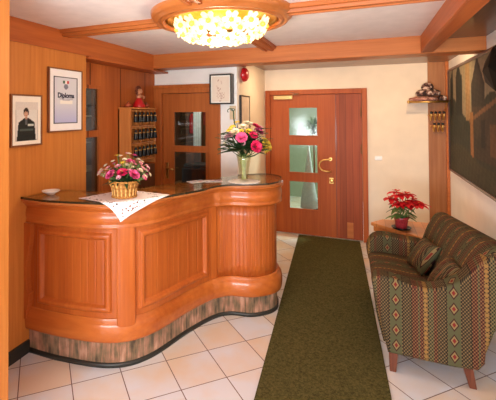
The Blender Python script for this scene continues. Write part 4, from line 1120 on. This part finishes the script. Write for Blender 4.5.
for k in range(34):
    a_ = rq.uniform(-1.45, 1.45); rr_ = rq.uniform(.125, .19); u2 = .12 + rr_ * math.cos(a_) * rq.uniform(.75, 1.02)
    spec.append((rr_ * math.sin(a_), u2, rq.uniform(-.06, .09), rq.uniform(.016, .026), rq.choice(['cream', 'palepink', 'cream', 'palepink', 'pink', 'cream']), 'rose'))
bms = bm_new()
for k, (r_, u_, f_, rad, mt, ty) in enumerate(spec):
    c = place(BC, r_, u_, f_); up = (c - Vector(BC) - Vector((0, 0, .06))); bm = bm_new(); rad *= .88
    (rose(bm, c, rad * .85, up, 4, k) if ty == 'rose' else lily(bm, c - up.normalized() * rad * .4, rad * 1.15, up, 6, .34, k))
    obj({'rose': 'rose_bloom', 'lily': 'lily_bloom'}[ty], bm, mt, fb, smooth=True)
    tube(bms, [Vector(BC) + Vector((0, 0, .08)), c - up.normalized() * .01], .0025, 5)
obj('stems', bms, 'stem', fb)
bm = bm_new(); rnd = random.Random(5)
for k in range(75):
    a = rnd.uniform(0, 2 * PI); el = rnd.uniform(.0, 1.2); d_ = Vector((math.cos(a) * math.cos(el), math.sin(a) * math.cos(el), math.sin(el) * .9))
    leafq(bm, Vector(BC) + Vector((0, 0, .12)) + d_ * .03, d_, rnd.uniform(.09, .16), .026, .3)
obj('foliage', bm, 'leaf', fb)
bm = bm_new()
for k in range(26):
    a = rnd.uniform(0, 2 * PI); el = rnd.uniform(.05, 1.2); d_ = Vector((math.cos(a) * math.cos(el), math.sin(a) * math.cos(el), math.sin(el)))
    leafq(bm, Vector(BC) + Vector((0, 0, .12)) + d_ * .05, d_, rnd.uniform(.12, .17), .018, .35)
obj('pale_sprigs', bm, plain('sprig', (206, 190, 120), .6, var=.2), fb)

# vase with bouquet
VC = Vector((-.985, 3.335, ZT + .004))
bm = bm_new()
nd = 48
prism_xy(bm, [(VC.x + (.135 + .006 * math.cos(k * PI)) * math.cos(2 * PI * k / nd), VC.y + (.135 + .006 * math.cos(k * PI)) * math.sin(2 * PI * k / nd)) for k in range(nd)], ZT, ZT + .003)
tag(obj('lace_doily', bm, plain('doily', (240, 232, 226), .8)), 'round white lace doily under the glass vase on the counter', 'doily')
vs = thing('flower_vase', 'cut glass vase holding a big mixed bouquet of red, pink, white and yellow flowers', 'flower vase', VC)
bm = bm_new(); lathe(bm, VC, [(.001, .0), (.036, .0), (.040, .006), (.038, .03), (.044, .10), (.056, .18), (.070, .235), (.066, .235), (.052, .18), (.040, .10), (.034, .03), (.030, .014), (.001, .012)], 32)
obj('glass_vase', bm, glass_mat('vase_glass', (250, 252, 244), .04, .16), vs, smooth=True)
bm = bm_new(); rnd = random.Random(9)
for k in range(20):
    a = rnd.uniform(0, 2 * PI); r0, r1 = rnd.uniform(.005, .024), rnd.uniform(.01, .045); a2 = a + rnd.uniform(1.5, 3)
    tube(bm, [VC + Vector((r0 * math.cos(a), r0 * math.sin(a), .015)), VC + Vector((r1 * math.cos(a2), r1 * math.sin(a2), .23))], .0032, 5)
obj('stems', bm, plain('vase_stems', (176, 184, 112), .5, var=.3, vscale=30), vs)
spec = [(-.035, .385, .14, .062, 'magenta', 'rose'), (-.04, .39, .15, .001, 'pink', 'x'), (.085, .31, .14, .066, 'magenta', 'rose'), (.07, .405, .10, .050, 'magenta', 'rose'), (.125, .43, .04, .055, 'pink', 'rose'),
 (.105, .475, .0, .038, 'magenta', 'rose'), (-.12, .405, .06, .036, 'palepink', 'rose'), (-.08, .43, .06, .040, 'cream', 'rose'), (-.01, .47, .03, .040, 'cream', 'rose'), (.03, .50, 0, .036, 'cream', 'rose'), (.065, .49, -.02, .034, 'cream', 'rose'),
 (.035, .435, .08, .030, 'yellow', 'rose'), (-.10, .48, 0, .034, 'yellow', 'lily'), (-.13, .45, .02, .03, 'yellow', 'lily'), (-.06, .52, -.03, .03, 'yellow', 'lily'), (.19, .345, .05, .05, 'yellow', 'lily'), (.215, .315, .05, .05, 'yellow', 'lily'), (.18, .29, .07, .042, 'yellow', 'lily'),
 (-.155, .39, .03, .03, 'palepink', 'lily'), (-.165, .33, .02, .024, 'cream', 'rose'), (.15, .46, -.02, .03, 'palepink', 'rose'), (-.03, .44, .09, .02, 'yellow', 'rose'), (-.02, .34, .12, .022, 'palepink', 'rose')]
bms = bm_new()
for k, (r_, u_, f_, rad, mt, ty) in enumerate(spec):
    if ty == 'x': continue
    if k == 0: mt = 'pink'
    c = place(VC, r_, u_, f_); up = (c - VC - Vector((0, 0, .26))) + Vector((0, 0, .03)) - FV * .1; bm = bm_new()
    (rose(bm, c, rad * (.84 if rad > .047 else 1.05), up, 5, k) if ty == 'rose' else lily(bm, c - up.normalized() * rad * .4, rad * 1.1, up, 6, .32, k))
    obj({'rose': 'rose_bloom', 'lily': 'lily_bloom'}[ty], bm, mt, vs, smooth=True)
    tube(bms, catmull([VC + Vector((0, 0, .2)), VC.lerp(c, .5) + Vector((0, 0, .08)), c - up.normalized() * .01], 4), .003, 5)
tube(bms, catmull([place(VC, -.01, .23, 0), place(VC, -.06, .42, 0), place(VC, -.085, .54, 0), place(VC, -.09, .61, 0), place(VC, -.115, .635, 0), place(VC, -.14, .62, 0), place(VC, -.135, .60, 0)], 6), .007, 6, taper=.5)
obj('flower_stems', bms, 'leaf', vs, smooth=True)
bm = bm_new()
for k in range(130):
    a = rnd.uniform(0, 2 * PI); el = rnd.uniform(.05, 1.15); d_ = Vector((math.cos(a) * math.cos(el), math.sin(a) * math.cos(el), math.sin(el)))
    leafq(bm, VC + Vector((0, 0, .26)) + d_ * .05, d_, rnd.uniform(.13, .21), .040, .2)
for k in range(60):
    sgn = rnd.choice((-1, 1)); b0 = place(VC, sgn * rnd.uniform(.05, .14), rnd.uniform(.26, .46), rnd.uniform(0, .14)); d_ = RV * sgn + Vector((0, 0, rnd.uniform(-.1, .35))) - FV * rnd.uniform(-.3, .5)
    leafq(bm, b0, d_, rnd.uniform(.07, .12), .034, .15)
obj('foliage', bm, 'leaf', vs)

# brochures
for k, (x, y, rz, c, lab) in enumerate(((-1.365, 3.17, .9, (214, 206, 214), 'pale printed brochure lying on the counter, nearest the lace cloth'), (-1.24, 3.245, .55, (206, 196, 196), 'pale printed brochure lying on the counter, nearest the vase'))):
    o_ = Vector((x, y, ZT)); a_, b_ = Vector((math.cos(rz), math.sin(rz), 0)) , Vector((-math.sin(rz), math.cos(rz), 0))
    t = thing('brochure', lab, 'brochure', o_)
    bm = bm_new()
    vv = [o_ + a_ * s1 * .075 + b_ * s2 * .05 for s1, s2 in ((-1, -1), (1, -1), (1, 1), (-1, 1))]
    prism_xy(bm, [(p.x, p.y) for p in vv], ZT, ZT + .003); obj('pages', bm, 'paper', t)
    rnd2 = random.Random(k + 3)
    cells = [[rnd2.choice([(230, 226, 230), (196, 150, 150), (120, 110, 130), (226, 214, 200), (150, 160, 180)]) for _ in range(5)] for _ in range(6)]
    painted('cover_print', t, vv[0] * .94 + o_ * .06 + Vector((0, 0, .0036)), (vv[1] - vv[0]) * .94, (vv[3] - vv[0]) * .94, 18, 15, lambda u, v: cells[min(5, int(u * 6))][min(4, int(v * 5))], 'paint')

# ------------------------------------------------------------------ SOFA
sofa = thing('kilim_sofa', 'small two-seat sofa upholstered in olive, red and tan kilim stripes against the right wall', 'sofa', (0.45, 3.6, 0))
SY0 = 2.95
def shear(x, y):
    u = max(0, min(1, (x - .05) / .8)); d = max(0, y - SY0)
    return x - d * (.035 + .125 * u * u)
def puffy(name, poly, y0, y1, mat, rnd_=.05, parent=sofa, n=6, ridge=0.0, res=2):
    """closed XZ outline carried along Y with rounded ends"""
    P = [(p.x, p.z) for p in catmull([(x, 0, z) for x, z in poly + [poly[0]]], res)][:-1]
    cx_ = sum(p[0] for p in P) / len(P); cz_ = sum(p[1] for p in P) / len(P)
    ys = []
    for k in range(n + 1):
        a = PI / 2 * k / n; ys.append((y0 + rnd_ * (1 - math.sin(a)), 1 - math.cos(a) if 0 else math.cos(a)))
    st = [(y0 + rnd_ * (1 - math.cos(PI / 2 * k / n)), rnd_ * (1 - math.sin(PI / 2 * k / n))) for k in range(n + 1)]
    m = 8; st += [(y0 + rnd_ + (y1 - y0 - 2 * rnd_) * k / m, 0) for k in range(1, m)]
    st += [(y1 - rnd_ * (1 - math.cos(PI / 2 * k / n)), rnd_ * (1 - math.sin(PI / 2 * k / n))) for k in range(n, -1, -1)]
    bm = bm_new(); R = []
    N_ = len(P)
    nm = []
    for i in range(N_):
        a, b = P[i - 1], P[(i + 1) % N_]; t = Vector((b[0] - a[0], b[1] - a[1])).normalized(); nv = Vector((t.y, -t.x))
        if nv.dot(Vector((cx_ - P[i][0], cz_ - P[i][1]))) < 0: nv = -nv
        nm.append(nv)
    for y, ins in st:
        zs = 1 - (.065 * max(0, y - 3.1) / 1.15 if name == 'backrest' else 0)
        R.append([bm.verts.new((shear(P[i][0] + nm[i].x * ins, y), y, (P[i][1] + nm[i].y * ins) * zs)) for i in range(N_)])
    for A, B in zip(R, R[1:]):
        for i in range(N_): bm.faces.new((A[i], A[(i + 1) % N_], B[(i + 1) % N_], B[i]))
    bm.faces.new(R[0]); bm.faces.new(R[-1][::-1])
    o = obj(name, bm, mat, parent, smooth=True)
    for p in o.data.polygons:
        if len(p.vertices) > 6: p.use_smooth = False
    return o
# arm outline (front edge left, towards wall right)
armp = [(.12, .135), (.095, .25), (.065, .42), (.035, .56), (.03, .635), (.07, .672), (.16, .668), (.26, .648), (.36, .635), (.46, .645), (.54, .68), (.61, .60), (.65, .42), (.63, .25), (.61, .14), (.36, .13)]
sidep = [(.12, .135), (.095, .25), (.065, .42), (.035, .54), (.028, .605), (.065, .640), (.16, .636), (.26, .610), (.36, .602), (.45, .628), (.54, .68), (.61, .765), (.69, .84), (.77, .866), (.84, .855), (.87, .81), (.845, .70), (.785, .56), (.72, .40), (.67, .25), (.63, .14), (.36, .13)]
puffy('armrest', sidep, 2.95, 3.09, 'kil_arm', .022)
puffy('armrest', [(.12, .135), (.09, .25), (.045, .38), (.035, .47), (.065, .555), (.13, .60), (.22, .605), (.36, .59), (.50, .58), (.61, .55), (.65, .42), (.63, .25), (.61, .14), (.36, .13)], 4.05, 4.23, 'kil_arm', .024)
seatp = [(.10, .15), (.065, .30), (.05, .40), (.075, .445), (.20, .455), (.36, .44), (.50, .43), (.55, .30), (.55, .15), (.3, .14)]
puffy('seat', seatp, 3.05, 4.14, 'kil_seat', .02)
backp = [(.55, .16), (.525, .40), (.55, .55), (.605, .70), (.66, .80), (.72, .875), (.79, .90), (.86, .885), (.895, .83), (.87, .72), (.79, .56), (.72, .40), (.67, .25), (.63, .15)]
puffy('backrest', backp, 2.965, 4.215, 'kil_back', .06)
def sofa_leg(x, y, dx, dy):
    bm = bm_new(); w0, w1 = .030, .020
    top = [(x - w0, y - w0), (x + w0, y - w0), (x + w0, y + w0), (x - w0, y + w0)]
    bx, by = x + dx, y + dy
    bot = [(bx - w1, by - w1), (bx + w1, by - w1), (bx + w1, by + w1), (bx - w1, by + w1)]
    A = [bm.verts.new((p[0], p[1], .17)) for p in top]; B = [bm.verts.new((p[0], p[1], 0)) for p in bot]
    bm.faces.new(A); bm.faces.new(B[::-1])
    for i in range(4): bm.faces.new((A[i], B[i], B[(i + 1) % 4], A[(i + 1) % 4]))
    obj('leg', bm, 'leg_wood', sofa, bevel=.004)
sofa_leg(.155, 3.01, -.005, -.01); sofa_leg(.57, 3.02, .035, -.01); sofa_leg(.10, 4.15, -.01, .01); sofa_leg(.42, 4.15, .02, .01)

def cushion(name, c, w_, h_, t_, axes, label):
    """pillow with soft corners; axes = (right, up, normal)"""
    a, b, n = [Vector(v).normalized() for v in axes]; bm = bm_new(); N_ = 14; T, Bt = [], []
    for j in range(N_ + 1):
        r1, r2 = [], []
        for i in range(N_ + 1):
            u, v = i / N_ * 2 - 1, j / N_ * 2 - 1
            th = t_ * ((1 - abs(u) ** 3) * (1 - abs(v) ** 3)) ** .5
            pin = 1 - .10 * (1 - abs(u * v)) * max(abs(u), abs(v)) ** 2
            p = Vector(c) + a * u * w_ / 2 * pin + b * v * h_ / 2 * pin
            edge = i in (0, N_) or j in (0, N_)
            v1 = bm.verts.new(p + n * th * .5); v2 = v1 if edge else bm.verts.new(p - n * th * .5)
            r1.append(v1); r2.append(v2)
        T.append(r1); Bt.append(r2)
    for j in range(N_):
        for i in range(N_):
            bm.faces.new((T[j][i], T[j][i + 1], T[j + 1][i + 1], T[j + 1][i]))
            q = (Bt[j][i], Bt[j + 1][i], Bt[j + 1][i + 1], Bt[j][i + 1])
            bm.faces.new(q)
    return tag(obj(name, bm, 'kil_pillow', smooth=True), label, 'cushion')
cushion('scatter_cushion', (.425, 3.75, .56), .31, .29, .11, ((.25, -1, 0), (.50, .0, .85), (-.85, -.1, .5)), 'small kilim cushion on the sofa, the one farther back beside the corner table')
cushion('scatter_cushion', (.505, 3.26, .585), .31, .29, .11, ((.1, -1, 0), (.55, .0, .80), (-.8, -.05, .55)), 'small kilim cushion on the sofa, the nearer one in the middle of the seat')

# ------------------------------------------------------------------ CORNER TABLE + POINSETTIA
tb_ = thing('corner_table', 'low light wooden corner table behind the sofa carrying the poinsettia', 'table', (.45, 4.6, 0))
poly = [(.04, 4.72), (.50, 4.30), (.62, 4.30), (.93, 4.45), (.93, 4.95), (.16, 4.90)]
bm = bm_new(); prism_xy(bm, poly, .515, .55); obj('table_top', bm, 'table_wood', tb_, bevel=.004)
bm = bm_new()
pin_ = [(.065, 4.72), (.50, 4.325), (.61, 4.325), (.91, 4.46), (.91, 4.93), (.17, 4.88)]
prism_xy(bm, pin_, .46, .515); obj('table_apron', bm, wood('apron_wood', (222, 140, 70), (190, 108, 50), 'X'), tb_)
for x, y in ((.12, 4.74), (.56, 4.38), (.86, 4.52), (.86, 4.88), (.2, 4.84)):
    bm = bm_new(); box(bm, x - .02, x + .02, y - .02, y + .02, 0, .46); obj('leg', bm, 'table_wood', tb_)
PC = Vector((.325, 4.57, .551))
ps = thing('plant_saucer', 'dark saucer on the corner table under the poinsettia pot', 'saucer', PC)
bm = bm_new(); lathe(bm, PC, [(.001, 0), (.075, 0), (.095, .018), (.09, .02), (.07, .006), (.001, .006)], 28); obj('saucer_body', bm, 'black', ps, smooth=True)
pp = thing('potted_poinsettia', 'red poinsettia in a red foil wrapped pot on the corner table', 'potted plant', PC + Vector((0, 0, .007)))
bm = bm_new(); lathe(bm, PC, [(.001, .007), (.052, .007), (.056, .03), (.066, .10), (.078, .125), (.072, .125), (.062, .10), (.001, .10)], 24)
for v in bm.verts:
    if v.co.z > PC.z + .11: v.co.z += .008 * math.sin(9 * math.atan2(v.co.y - PC.y, v.co.x - PC.x))
obj('pot', bm, 'pot_red', pp, smooth=True)
bm = bm_new(); heads = []
rnd = random.Random(21)
for r_, u_, f_ in ((-.10, .31, .0), (-.02, .35, .02), (.07, .35, -.02), (.13, .29, .0), (.0, .285, .10), (-.06, .27, .07), (.06, .26, .09), (.15, .265, .06), (0, .36, -.09)):
    c = place(PC, r_, u_, f_); heads.append((c, rnd.random())); tube(bm, catmull([PC + Vector((0, 0, .09)), PC.lerp(c, .5) + Vector((0, 0, .03)), c], 4), .004, 5)
obj('stems', bm, 'stem', pp)
for c, ph in heads:
    bm = bm_new()
    for k in range(9):
        a = 2 * PI * k / 9 + ph * 3; L_ = rnd.uniform(.08, .12); d_ = Vector((math.cos(a), math.sin(a), rnd.uniform(.0, .35))); leafq(bm, c, d_, L_, .056, .4)
    for k in range(5):
        a = 2 * PI * k / 5 + ph; leafq(bm, c + Vector((0, 0, .006)), Vector((math.cos(a), math.sin(a), .6)), .05, .028, .2)
    br = obj('red_bract', bm, 'poin', pp)
    bm = bm_new(); ball(bm, c + Vector((0, 0, .012)), .006, n=6, seg=8); obj('flower_eye', bm, 'yellow', br)
bm = bm_new()
for k in range(34):
    a = rnd.uniform(0, 2 * PI); z = rnd.uniform(.12, .27); d_ = Vector((math.cos(a), math.sin(a), rnd.uniform(-.2, .3))); leafq(bm, PC + Vector((math.cos(a) * .03, math.sin(a) * .03, z)), d_, rnd.uniform(.09, .13), .05, .4)
obj('green_leaves', bm, 'leaf_light', pp)
